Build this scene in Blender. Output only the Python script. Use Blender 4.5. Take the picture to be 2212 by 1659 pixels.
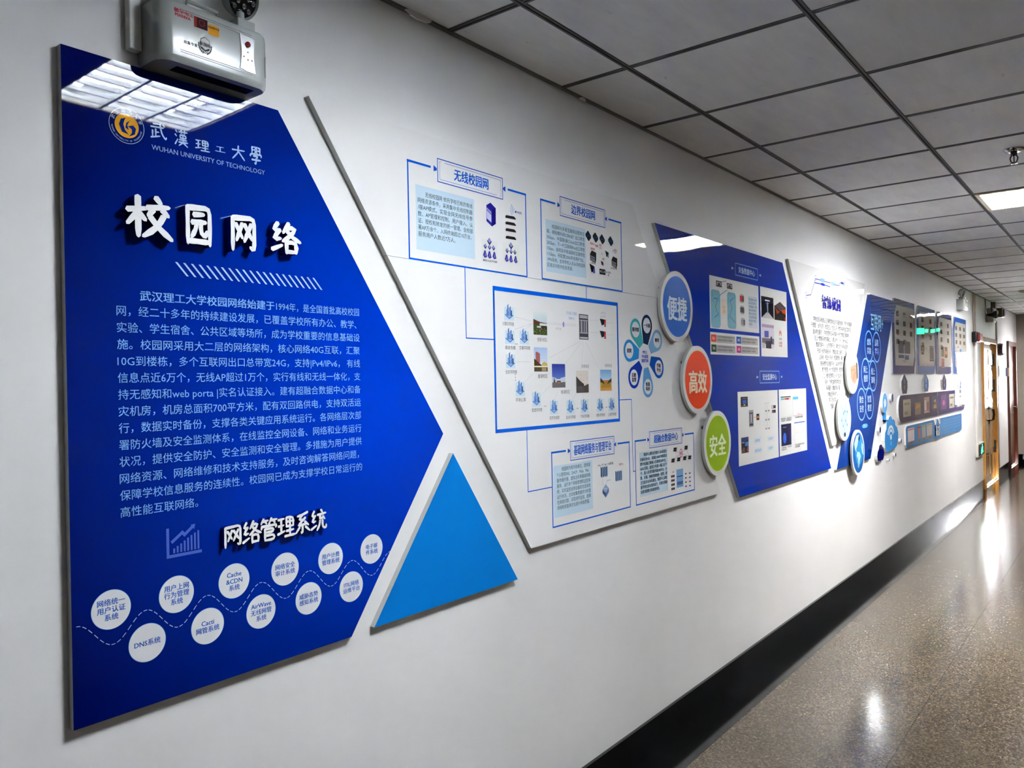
# Corridor with a university network display wall, all measures in metres.
# The display wall is the plane y = 0, the corridor runs along +x, the floor is z = 0.
import bpy, bmesh, math, random
from mathutils import Vector, Matrix
random.seed(7)
for o in list(bpy.data.objects): bpy.data.objects.remove(o)
SC = bpy.context.scene; COL = SC.collection
PI = math.pi

# ------------------------------------------------------------------ camera
F_PX=1703.51; CAM_D=1.6171; CAM_H=1.5560
CAM_R=[0.618303, -0.785697, -0.019558]; CAM_U=[0.011652, -0.015719, 0.999809]; CAM_W=[0.785854, 0.618412, 0.000564]
cam = bpy.data.cameras.new('camera'); camo = bpy.data.objects.new('camera', cam); COL.objects.link(camo)
cam.sensor_fit = 'HORIZONTAL'; cam.sensor_width = 36; cam.lens = F_PX*36/2212; cam.clip_start = .02; cam.clip_end = 200
camo.matrix_world = Matrix(((CAM_R[0], CAM_U[0], -CAM_W[0], 0), (CAM_R[1], CAM_U[1], -CAM_W[1], -CAM_D), (CAM_R[2], CAM_U[2], -CAM_W[2], CAM_H), (0, 0, 0, 1)))
SC.camera = camo

# ------------------------------------------------------------------ light and exposure
TUBE = 40.0          # radiance of the fluorescent tubes
LAMP_W = (12.0, 52.0, 42.0, 22.0)
LAMP_C = ((.95, .98, 1.0), (1.0, .99, .97), (1.0, .95, .90), (1.0, .90, .82))   # power given off by the reflector of each ceiling light, nearest first
SKY = 30.0            # daylight outside the windows
w = bpy.data.worlds.new('world'); SC.world = w; w.use_nodes = True
bg = w.node_tree.nodes['Background']; bg.inputs[0].default_value = (.93, .96, 1, 1); bg.inputs[1].default_value = SKY
SC.view_settings.view_transform = 'Standard'; SC.view_settings.look = 'None'
SC.view_settings.exposure = 1.78; SC.view_settings.gamma = 1; SC.view_settings.use_curve_mapping = False
SC.cycles.max_bounces = 10; SC.cycles.diffuse_bounces = 6; SC.cycles.glossy_bounces = 5; SC.cycles.transmission_bounces = 6
SC.cycles.caustics_reflective = False; SC.cycles.caustics_refractive = False
SC.cycles.sample_clamp_indirect = 20; SC.cycles.use_denoising = True; SC.cycles.use_light_tree = True

# ------------------------------------------------------------------ helpers
def lin(c):
    c /= 255.0
    return c/12.92 if c <= .04045 else ((c+.055)/1.055)**2.4
def C3(r, g, b): return (lin(r), lin(g), lin(b), 1)
def newmat(name):
    m = bpy.data.materials.new(name); m.use_nodes = True
    return m, m.node_tree.nodes, m.node_tree.links, m.node_tree.nodes['Principled BSDF']
def mat(name, col, rough=.5, metal=0, coat=0, spec=.5, emit=None, es=0, trans=0, ior=1.5, noise=0, nscale=8, bump=0, bscale=60):
    m, N, L, b = newmat(name)
    b.inputs['Base Color'].default_value = col; b.inputs['Roughness'].default_value = rough
    b.inputs['Metallic'].default_value = metal; b.inputs['Coat Weight'].default_value = coat
    b.inputs['Coat Roughness'].default_value = .03; b.inputs['Specular IOR Level'].default_value = spec
    b.inputs['Transmission Weight'].default_value = trans; b.inputs['IOR'].default_value = ior
    if emit: b.inputs['Emission Color'].default_value = emit; b.inputs['Emission Strength'].default_value = es
    if noise or bump:
        tc = N.new('ShaderNodeTexCoord')
    if noise:
        n = N.new('ShaderNodeTexNoise'); n.inputs['Scale'].default_value = nscale; n.inputs['Detail'].default_value = 6
        L.new(tc.outputs['Object'], n.inputs['Vector'])
        mr = N.new('ShaderNodeMapRange'); mr.inputs[1].default_value = .3; mr.inputs[2].default_value = .7
        mr.inputs[3].default_value = 1-noise; mr.inputs[4].default_value = 1+noise*.4; L.new(n.outputs[0], mr.inputs[0])
        mx = N.new('ShaderNodeVectorMath'); mx.operation = 'SCALE'; mx.inputs[0].default_value = col[:3]
        L.new(mr.outputs[0], mx.inputs['Scale']); L.new(mx.outputs[0], b.inputs['Base Color'])
    if bump:
        n2 = N.new('ShaderNodeTexNoise'); n2.inputs['Scale'].default_value = bscale; n2.inputs['Detail'].default_value = 4
        L.new(tc.outputs['Object'], n2.inputs['Vector'])
        bp = N.new('ShaderNodeBump'); bp.inputs['Strength'].default_value = bump; bp.inputs['Distance'].default_value = .002
        L.new(n2.outputs[0], bp.inputs['Height']); L.new(bp.outputs[0], b.inputs['Normal'])
    return m
def printmat(name, rough, wav, scale, ior=1.30):
    """acrylic or film face: the colour is the print (vertex colour), the sheet over it is slightly wavy"""
    m, N, L, b = newmat(name)
    a = N.new('ShaderNodeAttribute'); a.attribute_name = 'Col'; L.new(a.outputs['Color'], b.inputs['Base Color'])
    b.inputs['Roughness'].default_value = rough; b.inputs['IOR'].default_value = ior
    g = N.new('ShaderNodeNewGeometry')
    n = N.new('ShaderNodeTexNoise'); n.inputs['Scale'].default_value = scale; n.inputs['Detail'].default_value = 0
    L.new(g.outputs['Position'], n.inputs['Vector'])
    bp = N.new('ShaderNodeBump'); bp.inputs['Strength'].default_value = 1; bp.inputs['Distance'].default_value = wav
    L.new(n.outputs[0], bp.inputs['Height']); L.new(bp.outputs[0], b.inputs['Normal'])
    return m
M = {}
M['acrylic'] = printmat('printed_acrylic', .015, .0011, 3.5)
M['acrylic_wavy'] = printmat('printed_acrylic_wavy', .015, .0032, 3.0)
M['film'] = printmat('printed_film', .45, .0005, 3.5, 1.12)
M['edge'] = mat('board_edge', C3(172, 172, 168), .35)
M['edge_white'] = mat('white_board_edge', C3(225, 224, 220), .3)
M['letter_white'] = mat('letter_face', C3(236, 236, 236), .25)
M['letter_side'] = mat('letter_side', C3(14, 22, 110), .06, coat=.6)
M['letter_blue'] = mat('letter_blue', C3(28, 20, 190), .12, coat=.5)
M['metal_grey'] = mat('grey_plastic', C3(166, 170, 166), .24, spec=.5, coat=.1)
M['dark'] = mat('dark_plastic', C3(28, 28, 30), .4)
M['black'] = mat('black_gloss', C3(12, 12, 12), .15)
M['chrome'] = mat('chrome', C3(200, 200, 200), .12, metal=1)
M['red'] = mat('red_paint', C3(128, 16, 20), .3)
M['white_pl'] = mat('white_plastic', C3(225, 222, 214), .3)

def mesh_obj(name, verts, faces, material, parent=None, loc=(0, 0, 0), mats=None, midx=None, smooth=False, cols=None):
    me = bpy.data.meshes.new(name); me.from_pydata([tuple(v) for v in verts], [], faces)
    for mm in (mats or [material]): me.materials.append(mm)
    if midx: me.polygons.foreach_set('material_index', midx)
    if smooth: me.polygons.foreach_set('use_smooth', [True]*len(me.polygons))
    if cols:
        at = me.color_attributes.new('Col', 'FLOAT_COLOR', 'POINT'); at.data.foreach_set('color', [c for cc in cols for c in cc])
    me.update()
    o = bpy.data.objects.new(name, me); COL.objects.link(o); o.location = loc
    if parent: o.parent = parent
    return o
class G:
    """a geometry collector: boxes, prisms, lathes and tubes joined into one part"""
    def __init__(s): s.v = []; s.f = []; s.m = []
    def add(s, v, f, m=0):
        b = len(s.v); s.v += [tuple(x) for x in v]; s.f += [tuple(i+b for i in q) for q in f]; s.m += [m]*len(f); return s
    def box(s, x0, x1, y0, y1, z0, z1, m=0):
        return s.add([(x, y, z) for z in (z0, z1) for y in (y0, y1) for x in (x0, x1)], [(0, 2, 3, 1), (4, 5, 7, 6), (0, 1, 5, 4), (2, 6, 7, 3), (0, 4, 6, 2), (1, 3, 7, 5)], m)
    def prism(s, pts, y0, y1, m=0, mside=None):
        """outline in x,z (counter-clockwise seen from -y), front at y0"""
        A = sum(pts[i][0]*pts[(i+1) % len(pts)][1]-pts[(i+1) % len(pts)][0]*pts[i][1] for i in range(len(pts)))
        if A < 0: pts = pts[::-1]
        n = len(pts)
        v = [(p[0], y0, p[1]) for p in pts]+[(p[0], y1, p[1]) for p in pts]
        b = len(s.v); s.v += v
        s.f.append(tuple(b+i for i in range(n))); s.m.append(m)
        s.f.append(tuple(b+n+i for i in reversed(range(n)))); s.m.append(m if mside is None else mside)
        for i in range(n):
            j = (i+1) % n; s.f.append((b+i, b+n+i, b+n+j, b+j)); s.m.append(m if mside is None else mside)
        return s
    def lathe(s, prof, c, axis='z', n=24, m=0):
        """profile of (radius, height along axis)"""
        b = len(s.v)
        for r, h in prof:
            for i in range(n):
                a = 2*PI*i/n; x, y = r*math.cos(a), r*math.sin(a)
                s.v.append({'z': (c[0]+x, c[1]+y, c[2]+h), 'y': (c[0]+x, c[1]+h, c[2]-y), 'x': (c[0]+h, c[1]+x, c[2]+y)}[axis])
        for k in range(len(prof)-1):
            for i in range(n):
                j = (i+1) % n; s.f.append((b+k*n+i, b+k*n+j, b+(k+1)*n+j, b+(k+1)*n+i)); s.m.append(m)
        s.f.append(tuple(b+i for i in reversed(range(n)))); s.m.append(m)
        s.f.append(tuple(b+(len(prof)-1)*n+i for i in range(n))); s.m.append(m)
        return s
    def tube(s, pts, r, n=8, m=0):
        pts = [Vector(p) for p in pts]; b = len(s.v)
        for k, p in enumerate(pts):
            d = (pts[min(k+1, len(pts)-1)]-pts[max(k-1, 0)]).normalized()
            u = d.orthogonal().normalized() if k == 0 else (u-d*u.dot(d)).normalized()
            w_ = d.cross(u)
            for i in range(n):
                a = 2*PI*i/n; s.v.append(tuple(p+r*(u*math.cos(a)+w_*math.sin(a))))
        for k in range(len(pts)-1):
            for i in range(n):
                j = (i+1) % n; s.f.append((b+k*n+i, b+k*n+j, b+(k+1)*n+j, b+(k+1)*n+i)); s.m.append(m)
        s.f.append(tuple(b+i for i in reversed(range(n)))); s.m.append(m)
        e = b+(len(pts)-1)*n; s.f.append(tuple(e+i for i in range(n))); s.m.append(m)
        return s
    def obj(s, name, mats, parent=None, loc=(0, 0, 0), smooth=False, bevel=0):
        if not isinstance(mats, (list, tuple)): mats = [mats]
        L = Vector(loc)
        o = mesh_obj(name, [Vector(v)-L for v in s.v], s.f, None, parent, (0, 0, 0) if parent else loc, mats=mats, midx=s.m, smooth=False)
        if smooth:
            o.data.set_sharp_from_angle(angle=math.radians(35)) if hasattr(o.data, 'set_sharp_from_angle') else None
            o.data.polygons.foreach_set('use_smooth', [True]*len(o.data.polygons))
        if bevel:
            md = o.modifiers.new('bevel', 'BEVEL'); md.width = bevel; md.segments = 2; md.limit_method = 'ANGLE'
        return o
def thing(name, label, cat, loc, group=None):
    o = bpy.data.objects.new(name, None); COL.objects.link(o); o.location = loc; o.empty_display_size = .05
    o['label'] = label; o['category'] = cat
    if group: o['group'] = group
    return o
def tag(o, label, cat, group=None):
    o['label'] = label; o['category'] = cat
    if group: o['group'] = group
    return o
def struct(o): o['kind'] = 'structure'; return o
def dup_tree(o, parent=None):
    c = o.copy(); COL.objects.link(c)
    if parent: c.parent = parent
    for ch in list(o.children): dup_tree(ch, c)
    return c

# ---- flat print on a board: rectangles, polygons, lines and lettering collected into one part
TC = {}
def textmesh(s, bold, res):
    if bold > .006:            # heavier weight: the same outlines laid over each other, slightly shifted
        k = (s, bold, res)
        if k not in TC:
            v, f, a, b = textmesh(s, 0, res); d = bold*.9; V = []; F = []
            for dx, dz in ((-d, -d*.5), (d, -d*.5), (-d, d*.5), (d, d*.5)):
                n = len(V); V += [(x+dx, z+dz) for x, z in v]; F += [tuple(n+i for i in q) for q in f]
            TC[k] = (V, F, a-d, b+d)
        return TC[k]
    k = (s, 0, res)
    if k not in TC:
        c = bpy.data.curves.new('t', 'FONT'); c.body = s; c.size = 1; c.resolution_u = res; c.offset = 0
        o = bpy.data.objects.new('t', c); m = bpy.data.meshes.new_from_object(o)
        v = [(a.co.x, a.co.y) for a in m.vertices]; f = [tuple(p.vertices) for p in m.polygons]
        bpy.data.objects.remove(o); bpy.data.curves.remove(c); bpy.data.meshes.remove(m)
        xs = [a[0] for a in v] or [0]
        TC[k] = (v, f, min(xs), max(xs))
    return TC[k]
class Pr:
    """print collector on the board face at distance t from the wall; x,z are wall coordinates"""
    def __init__(s, t): s.t = t; s.v = []; s.f = []; s.c = []; s.k = 0
    def poly(s, pts, col, layer=1):
        A = sum(pts[i][0]*pts[(i+1) % len(pts)][1]-pts[(i+1) % len(pts)][0]*pts[i][1] for i in range(len(pts)))
        if A < 0: pts = pts[::-1]
        s.k = (s.k+1) % 7; b = len(s.v); y = -s.t-layer*.00022-s.k*.00002
        s.v += [(p[0], y, p[1]) for p in pts]; s.f.append(tuple(range(b, b+len(pts)))); s.c += [C3(*col)]*len(pts)
    def rect(s, a, b, col, layer=1):
        x0, x1 = sorted((a[0], b[0])); z0, z1 = sorted((a[1], b[1])); s.poly([(x0, z0), (x1, z0), (x1, z1), (x0, z1)], col, layer)
    def rrect(s, a, b, r, col, layer=1):
        x0, x1 = sorted((a[0], b[0])); z0, z1 = sorted((a[1], b[1])); s.poly(rounded(x0, x1, z0, z1, r), col, layer)
    def line(s, pts, w_, col, layer=1, closed=False):
        n = len(pts); seg = n if closed else n-1
        for i in range(seg):
            a = Vector(pts[i]); b = Vector(pts[(i+1) % n]); d = (b-a)
            if d.length < 1e-6: continue
            d.normalize(); q = Vector((-d.y, d.x))*w_/2; e = d*w_/2
            s.poly([tuple(a-e-q), tuple(b+e-q), tuple(b+e+q), tuple(a-e+q)], col, layer)
    def frame(s, a, b, w_, col, layer=1):
        x0, x1 = sorted((a[0], b[0])); z0, z1 = sorted((a[1], b[1])); s.line([(x0, z0), (x1, z0), (x1, z1), (x0, z1)], w_, col, layer, True)
    def circ(s, c, r, col, layer=1, n=40, rz=None):
        rz = rz or r; s.poly([(c[0]+r*math.cos(2*PI*i/n), c[1]+rz*math.sin(2*PI*i/n)) for i in range(n)], col, layer)
    def ring(s, c, r, w_, col, layer=1, n=44, rz=None, a0=0, a1=2*PI):
        rz = rz or r
        for i in range(n):
            a = a0+(a1-a0)*i/n; b = a0+(a1-a0)*(i+1)/n; q = []
            for ang, k in ((a, -1), (b, -1), (b, 1), (a, 1)): q.append((c[0]+(r+k*w_/2)*math.cos(ang), c[1]+(rz+k*w_/2)*math.sin(ang)))
            s.poly(q, col, layer)
    def text(s, t, x0, x1, z0, h, col, layer=2, bold=0, res=2, latin=False, shear=0):
        """glyph box x0..x1 (x1 None: natural width), bottom z0, height h"""
        v, f, m0, m1 = textmesh(t, bold, res)
        if not f: return
        em = h/.72 if latin else h/.89
        zb = z0 if latin else z0+.085*em
        sx = em if x1 is None else (x1-x0)/(m1-m0)
        b = len(s.v); y = -s.t-layer*.00022; q4 = max(1, len(v)//4) if bold > .006 else 10**9
        s.v += [(x0+(a-m0)*sx+c*em*shear, y-(i//q4)*.00004, zb+c*em) for i, (a, c) in enumerate(v)]; s.f += [tuple(b+i for i in q) for q in f]; s.c += [C3(*col)]*len(v)
    def ctext(s, t, xc, zc, h, col, layer=2, bold=0, res=2, maxw=None, latin=False, sq=1):
        v, f, m0, m1 = textmesh(t, bold, res); em = h/.72 if latin else h/.89
        w_ = (m1-m0)*em*sq
        if maxw and w_ > maxw: w_ = maxw
        s.text(t, xc-w_/2, xc+w_/2, zc-h/2, h, col, layer, bold, res, latin)
    def ptext(s, t, c, h, ang, col, layer=2, bold=0):
        v, f, m0, m1 = textmesh(t, bold, 1); em = h/.8; b = len(s.v); y = -s.t-layer*.00022; ca, sa = math.cos(ang), math.sin(ang)
        for a, q in v:
            a = (a-(m0+m1)/2)*em; q = (q-.36)*em; s.v.append((c[0]+a*ca-q*sa, y, c[1]+a*sa+q*ca))
        s.f += [tuple(b+i for i in q) for q in f]; s.c += [C3(*col)]*len(v)
    def para(s, lines, x0, x1, za, zb, ia, ib, h, col, layer=2, bold=0, res=1, indent=0):
        """lines justified between x0 and x1; line ia is centred at za and line ib at zb"""
        for i, t in enumerate(lines):
            zc = za+(zb-za)*(i-ia)/(ib-ia); q0 = x0; q1 = x1; frac = 1
            if isinstance(t, tuple): t, frac = t
            if indent and i == 0: q0 = x0+indent
            if t[-1] in '，、。': q1 = x1-h*.5
            if frac != 1: q1 = x0+(x1-x0)*frac
            s.text(t, q0, q1, zc-h/2, h, col, layer, bold, res)
    def obj(s, name, parent, material='acrylic', stuff=False):
        L = parent.matrix_world.translation if parent.parent is None else None
        org = Vector(parent.location) if parent.parent is None else Vector(parent.parent.location)
        o = mesh_obj(name, [Vector(v)-org for v in s.v], s.f, M[material], parent, cols=s.c)
        return o
def rounded(x0, x1, z0, z1, r, n=6):
    P = []
    for cx, cz, a0 in ((x1-r, z0+r, -PI/2), (x1-r, z1-r, 0), (x0+r, z1-r, PI/2), (x0+r, z0+r, PI)):
        P += [(cx+r*math.cos(a0+PI/2*i/n), cz+r*math.sin(a0+PI/2*i/n)) for i in range(n+1)]
    return P
def board(parent, pts, t0, t1, col, edge='edge', material='acrylic', name='panel'):
    """slab between wall distances t0 and t1 with a printed front"""
    A = sum(pts[i][0]*pts[(i+1) % len(pts)][1]-pts[(i+1) % len(pts)][0]*pts[i][1] for i in range(len(pts)))
    if A < 0: pts = pts[::-1]
    n = len(pts); org = Vector(parent.location)
    v = [Vector((p[0], -t1, p[1]))-org for p in pts]*2+[Vector((p[0], -t0, p[1]))-org for p in pts]
    f = [tuple(range(n)), tuple(2*n+i for i in reversed(range(n)))]+[(n+i, 2*n+i, 2*n+(i+1) % n, n+(i+1) % n) for i in range(n)]
    return mesh_obj(name, v, f, None, parent, mats=[M[material], M[edge]], midx=[0]+[1]*(n+1), cols=[C3(*col)]*(3*n))

# ---- brush-written characters: strokes on a 100 x 100 grid, y down
SI = [[(28, 6), (12, 30), (30, 28)], [(34, 26), (10, 58), (36, 52)], [(8, 88), (40, 72)]]
GL = {
 '校': [[(6, 39), (46, 31)], [(28, 6), (28, 96)], [(27, 42), (6, 70)], [(30, 44), (43, 58)], [(66, 3), (77, 17)], [(47, 29), (94, 22)], [(60, 32), (49, 47)], [(79, 30), (92, 43)], [(82, 44), (68, 72), (38, 95)], [(53, 49), (72, 74), (99, 97)]],
 '园': [[(16, 10), (16, 96)], [(16, 13), (86, 9), (86, 96)], [(16, 90), (86, 89)], [(34, 28), (68, 25)], [(28, 46), (74, 43)], [(44, 47), (40, 64), (27, 80)], [(57, 46), (57, 72), (73, 76), (76, 64)]],
 '网': [[(16, 13), (15, 95)], [(16, 15), (88, 10), (86, 93), (73, 84)], [(25, 29), (47, 63)], [(47, 27), (27, 70)], [(54, 28), (79, 65)], [(77, 26), (53, 71)]],
 '络': SI+[[(62, 3), (44, 34)], [(57, 18), (88, 15), (64, 44), (42, 60)], [(56, 27), (74, 46), (99, 57)], [(54, 60), (54, 95)], [(54, 62), (87, 59), (84, 92)], [(54, 90), (86, 89)]],
 '管': [[(24, 3), (10, 24)], [(20, 14), (46, 11)], [(31, 15), (38, 25)], [(64, 3), (53, 22)], [(62, 13), (92, 11)], [(74, 15), (81, 25)], [(49, 24), (54, 32)], [(14, 32), (10, 47)], [(14, 35), (91, 33), (84, 45)], [(28, 46), (28, 97)], [(28, 47), (72, 46), (72, 61), (28, 62)], [(28, 75), (76, 74), (76, 94), (28, 95)]],
 '理': [[(8, 19), (40, 16)], [(9, 47), (38, 44)], [(5, 81), (43, 70)], [(24, 18), (24, 74)], [(52, 12), (52, 52)], [(52, 13), (90, 11), (88, 50)], [(52, 31), (88, 30)], [(50, 51), (90, 50)], [(70, 12), (70, 90)], [(50, 71), (90, 68)], [(41, 93), (99, 90)]],
 '系': [[(80, 3), (46, 14), (22, 17)], [(50, 14), (28, 34), (54, 34)], [(67, 26), (22, 60), (78, 54)], [(62, 43), (84, 61)], [(50, 57), (50, 96), (41, 88)], [(34, 66), (13, 90)], [(66, 66), (90, 87)]],
 '统': SI+[[(66, 3), (75, 14)], [(45, 25), (95, 20)], [(66, 24), (53, 44), (82, 40)], [(76, 33), (88, 47)], [(60, 50), (56, 74), (41, 94)], [(74, 50), (74, 86), (95, 88), (95, 73)]],
 '武': [[(20, 12), (52, 9)], [(6, 31), (80, 25)], [(34, 40), (34, 80)], [(34, 59), (52, 56)], [(16, 50), (16, 84)], [(6, 94), (58, 78)], [(60, 5), (68, 60), (93, 95), (96, 78)], [(76, 7), (87, 18)]],
 '漢': [[(10, 9), (21, 20)], [(5, 33), (16, 44)], [(5, 93), (25, 60)], [(32, 15), (95, 11)], [(50, 3), (50, 25)], [(74, 3), (74, 24)], [(42, 32), (42, 50)], [(42, 33), (84, 31), (84, 50)], [(42, 50), (84, 49)], [(62, 26), (62, 74)], [(36, 62), (90, 60)], [(31, 77), (97, 73)], [(62, 76), (33, 98)], [(64, 78), (96, 98)]],
 '工': [[(18, 21), (82, 17)], [(50, 20), (50, 82)], [(6, 85), (96, 81)]],
 '大': [[(8, 37), (92, 31)], [(50, 4), (48, 50), (10, 96)], [(52, 44), (92, 96)]],
 '學': [[(22, 7), (22, 40)], [(22, 10), (35, 7)], [(22, 24), (35, 22)], [(78, 7), (78, 40)], [(65, 8), (78, 8)], [(65, 24), (78, 22)], [(41, 5), (59, 20)], [(59, 5), (41, 20)], [(41, 23), (59, 37)], [(59, 23), (41, 37)], [(9, 58), (12, 45), (91, 42), (86, 55)], [(31, 55), (69, 52), (50, 66)], [(50, 66), (50, 98), (39, 90)], [(20, 75), (82, 72)]],
 '智': [[(26, 3), (13, 20)], [(22, 14), (48, 11)], [(6, 29), (51, 26)], [(30, 12), (28, 30), (6, 51)], [(32, 32), (47, 49)], [(60, 14), (60, 44)], [(60, 15), (90, 14), (90, 44)], [(60, 42), (90, 42)], [(28, 56), (28, 97)], [(28, 57), (76, 56), (76, 97)], [(28, 75), (76, 74)], [(28, 94), (76, 94)]],
 '慧': [[(13, 8), (46, 7)], [(14, 18), (46, 17)], [(8, 31), (49, 28)], [(30, 2), (30, 41)], [(54, 8), (89, 7)], [(56, 18), (88, 17)], [(52, 30), (93, 27)], [(72, 2), (72, 41)], [(24, 45), (78, 43), (78, 64)], [(24, 54), (78, 53)], [(19, 65), (80, 64)], [(15, 76), (11, 93)], [(34, 72), (40, 94), (76, 95), (79, 81)], [(52, 69), (59, 80)], [(80, 69), (93, 84)]],
}
def stroke_outline(pts, w_):
    P = [Vector(p) for p in pts]; Q = [P[0]]
    for a, b in zip(P, P[1:]):
        n = max(2, int((b-a).length/14))
        Q += [a.lerp(b, (i+1)/n) for i in range(n)]
    n = len(Q)-1; L = []; R = []
    S = [Q[0]]+[(Q[i-1]+Q[i]*2+Q[i+1])/4 for i in range(1, n)]+[Q[n]]
    for i, p in enumerate(S):
        u = i/n; d = (S[min(i+1, n)]-S[max(i-1, 0)]).normalized(); q = Vector((-d.y, d.x))
        k = w_*(.92 if i == 0 else (1.12-.26*math.sin(PI*min(1, u*1.15)))*(1 if u < .75 else 1-.45*(u-.75)/.25))
        L.append(p+q*k/2); R.append(p-q*k/2)
    d0 = (S[0]-S[1]).normalized(); d1 = (S[n]-S[n-1]).normalized()
    return [tuple(x) for x in L], [tuple(x) for x in R], tuple(S[n]+d1*w_*.28), tuple(S[0]+d0*w_*.30)
def stroke_map(st, w_, x0, x1, z0, z1):
    L, R, tip, tail = stroke_outline(st, w_); m = lambda q: (x0+(x1-x0)*q[0]/100, z1-(z1-z0)*q[1]/100)
    return [m(q) for q in L], [m(q) for q in R], m(tip), m(tail)
def brush_prisms(g, ch, x0, x1, z0, z1, w_, y0, y1):
    """each stroke: a ribbon of quads for the front, a wall down to the board all round"""
    for k, st in enumerate(GL[ch]):
        L, R, tip, tail = stroke_map(st, w_, x0, x1, z0, z1); n = len(L); y = y0-.00012*k
        ring_ = L+[tip]+R[::-1]+[tail]; N = len(ring_); v = [(p[0], y, p[1]) for p in ring_]+[(p[0], y1, p[1]) for p in ring_]
        ri = lambda i: 2*n-i              # ring index of R[i]
        f = [(i, ri(i), ri(i+1), i+1) for i in range(n-1)]+[(n-1, ri(n-1), n), (0, 2*n+1, ri(0))]
        g.add(v, f, 0); g.m[-len(f):] = [0]*len(f)
        b = len(g.v)-2*N
        for i in range(N):
            j = (i+1) % N; g.f.append((b+i, b+j, b+N+j, b+N+i)); g.m.append(1)
def brush_print(p, ch, x0, x1, z0, z1, w_, col, layer=2):
    for st in GL[ch]:
        L, R, tip, tail = stroke_map(st, w_, x0, x1, z0, z1); n = len(L)
        for i in range(n-1): p.poly([L[i], L[i+1], R[i+1], R[i]], col, layer)
        p.poly([L[n-1], tip, R[n-1]], col, layer); p.poly([R[0], tail, L[0]], col, layer)

# ================================================================== SETTING
CH = 2.628          # ceiling height
CW = 2.40           # corridor width
X0, X1 = -5.0, 16.62
NX = 1.770          # a ceiling joint, spacing .6
YR = [0, .282, .887, 1.487, 2.087, CW]

# plaster walls
def plaster():
    m, N, L, b = newmat('white_plaster')
    tc = N.new('ShaderNodeNewGeometry')
    n = N.new('ShaderNodeTexNoise'); n.inputs['Scale'].default_value = 1.3; n.inputs['Detail'].default_value = 5; L.new(tc.outputs['Position'], n.inputs['Vector'])
    r = N.new('ShaderNodeValToRGB'); r.color_ramp.elements[0].position = .3; r.color_ramp.elements[0].color = C3(226, 225, 223)
    r.color_ramp.elements[1].position = .75; r.color_ramp.elements[1].color = C3(236, 234, 233); L.new(n.outputs[0], r.inputs[0]); L.new(r.outputs[0], b.inputs['Base Color'])
    b.inputs['Roughness'].default_value = .55; b.inputs['Specular IOR Level'].default_value = .3
    n2 = N.new('ShaderNodeTexNoise'); n2.inputs['Scale'].default_value = 260; n2.inputs['Detail'].default_value = 3; L.new(tc.outputs['Position'], n2.inputs['Vector'])
    bp = N.new('ShaderNodeBump'); bp.inputs['Strength'].default_value = .10; bp.inputs['Distance'].default_value = .001; L.new(n2.outputs[0], bp.inputs['Height']); L.new(bp.outputs[0], b.inputs['Normal'])
    return m
M['plaster'] = plaster()
def wall_with_holes(name, axis, at, thick, u0, u1, holes, m_='plaster'):
    """wall plane at coordinate `at`, running u0..u1, thickness outwards; holes (ua,ub,za,zb)"""
    g = G()
    def bx(a, b, za, zb):
        if b-a < 1e-4 or zb-za < 1e-4: return
        lo, hi = sorted((at, at+thick))
        if axis == 'y': g.box(a, b, lo, hi, za, zb)
        else: g.box(lo, hi, a, b, za, zb)
    cur = u0
    for ua, ub, za, zb in sorted(holes):
        bx(cur, ua, 0, CH+.12); bx(ua, ub, 0, za); bx(ua, ub, zb, CH+.12); cur = ub
    bx(cur, u1, 0, CH+.12)
    return struct(g.obj(name, M[m_]))
D1 = (12.46, 13.66, 2.02); D2 = (15.24, 16.20, 2.05)
wall_with_holes('wall_left', 'y', 0, .16, X0, X1, [(D1[0], D1[1], 0, D1[2]), (D2[0], D2[1], 0, D2[2])])
WR = []
M['grey_wall'] = mat('grey_painted_wall', C3(104, 103, 104), .7, noise=.05, nscale=2)
wall_with_holes('wall_right', 'y', -CW, -.16, X0, X1, WR, 'grey_wall')
WE = (-1.02, -.34, .97, 2.04)
M['beige_wall'] = mat('beige_end_wall', C3(150, 140, 130), .7, noise=.05, nscale=2)
wall_with_holes('wall_far', 'x', X1, .16, -CW-.16, .16, [WE], 'beige_wall')
wall_with_holes('wall_back', 'x', X0, -.16, -CW-.16, .16, [])

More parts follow.
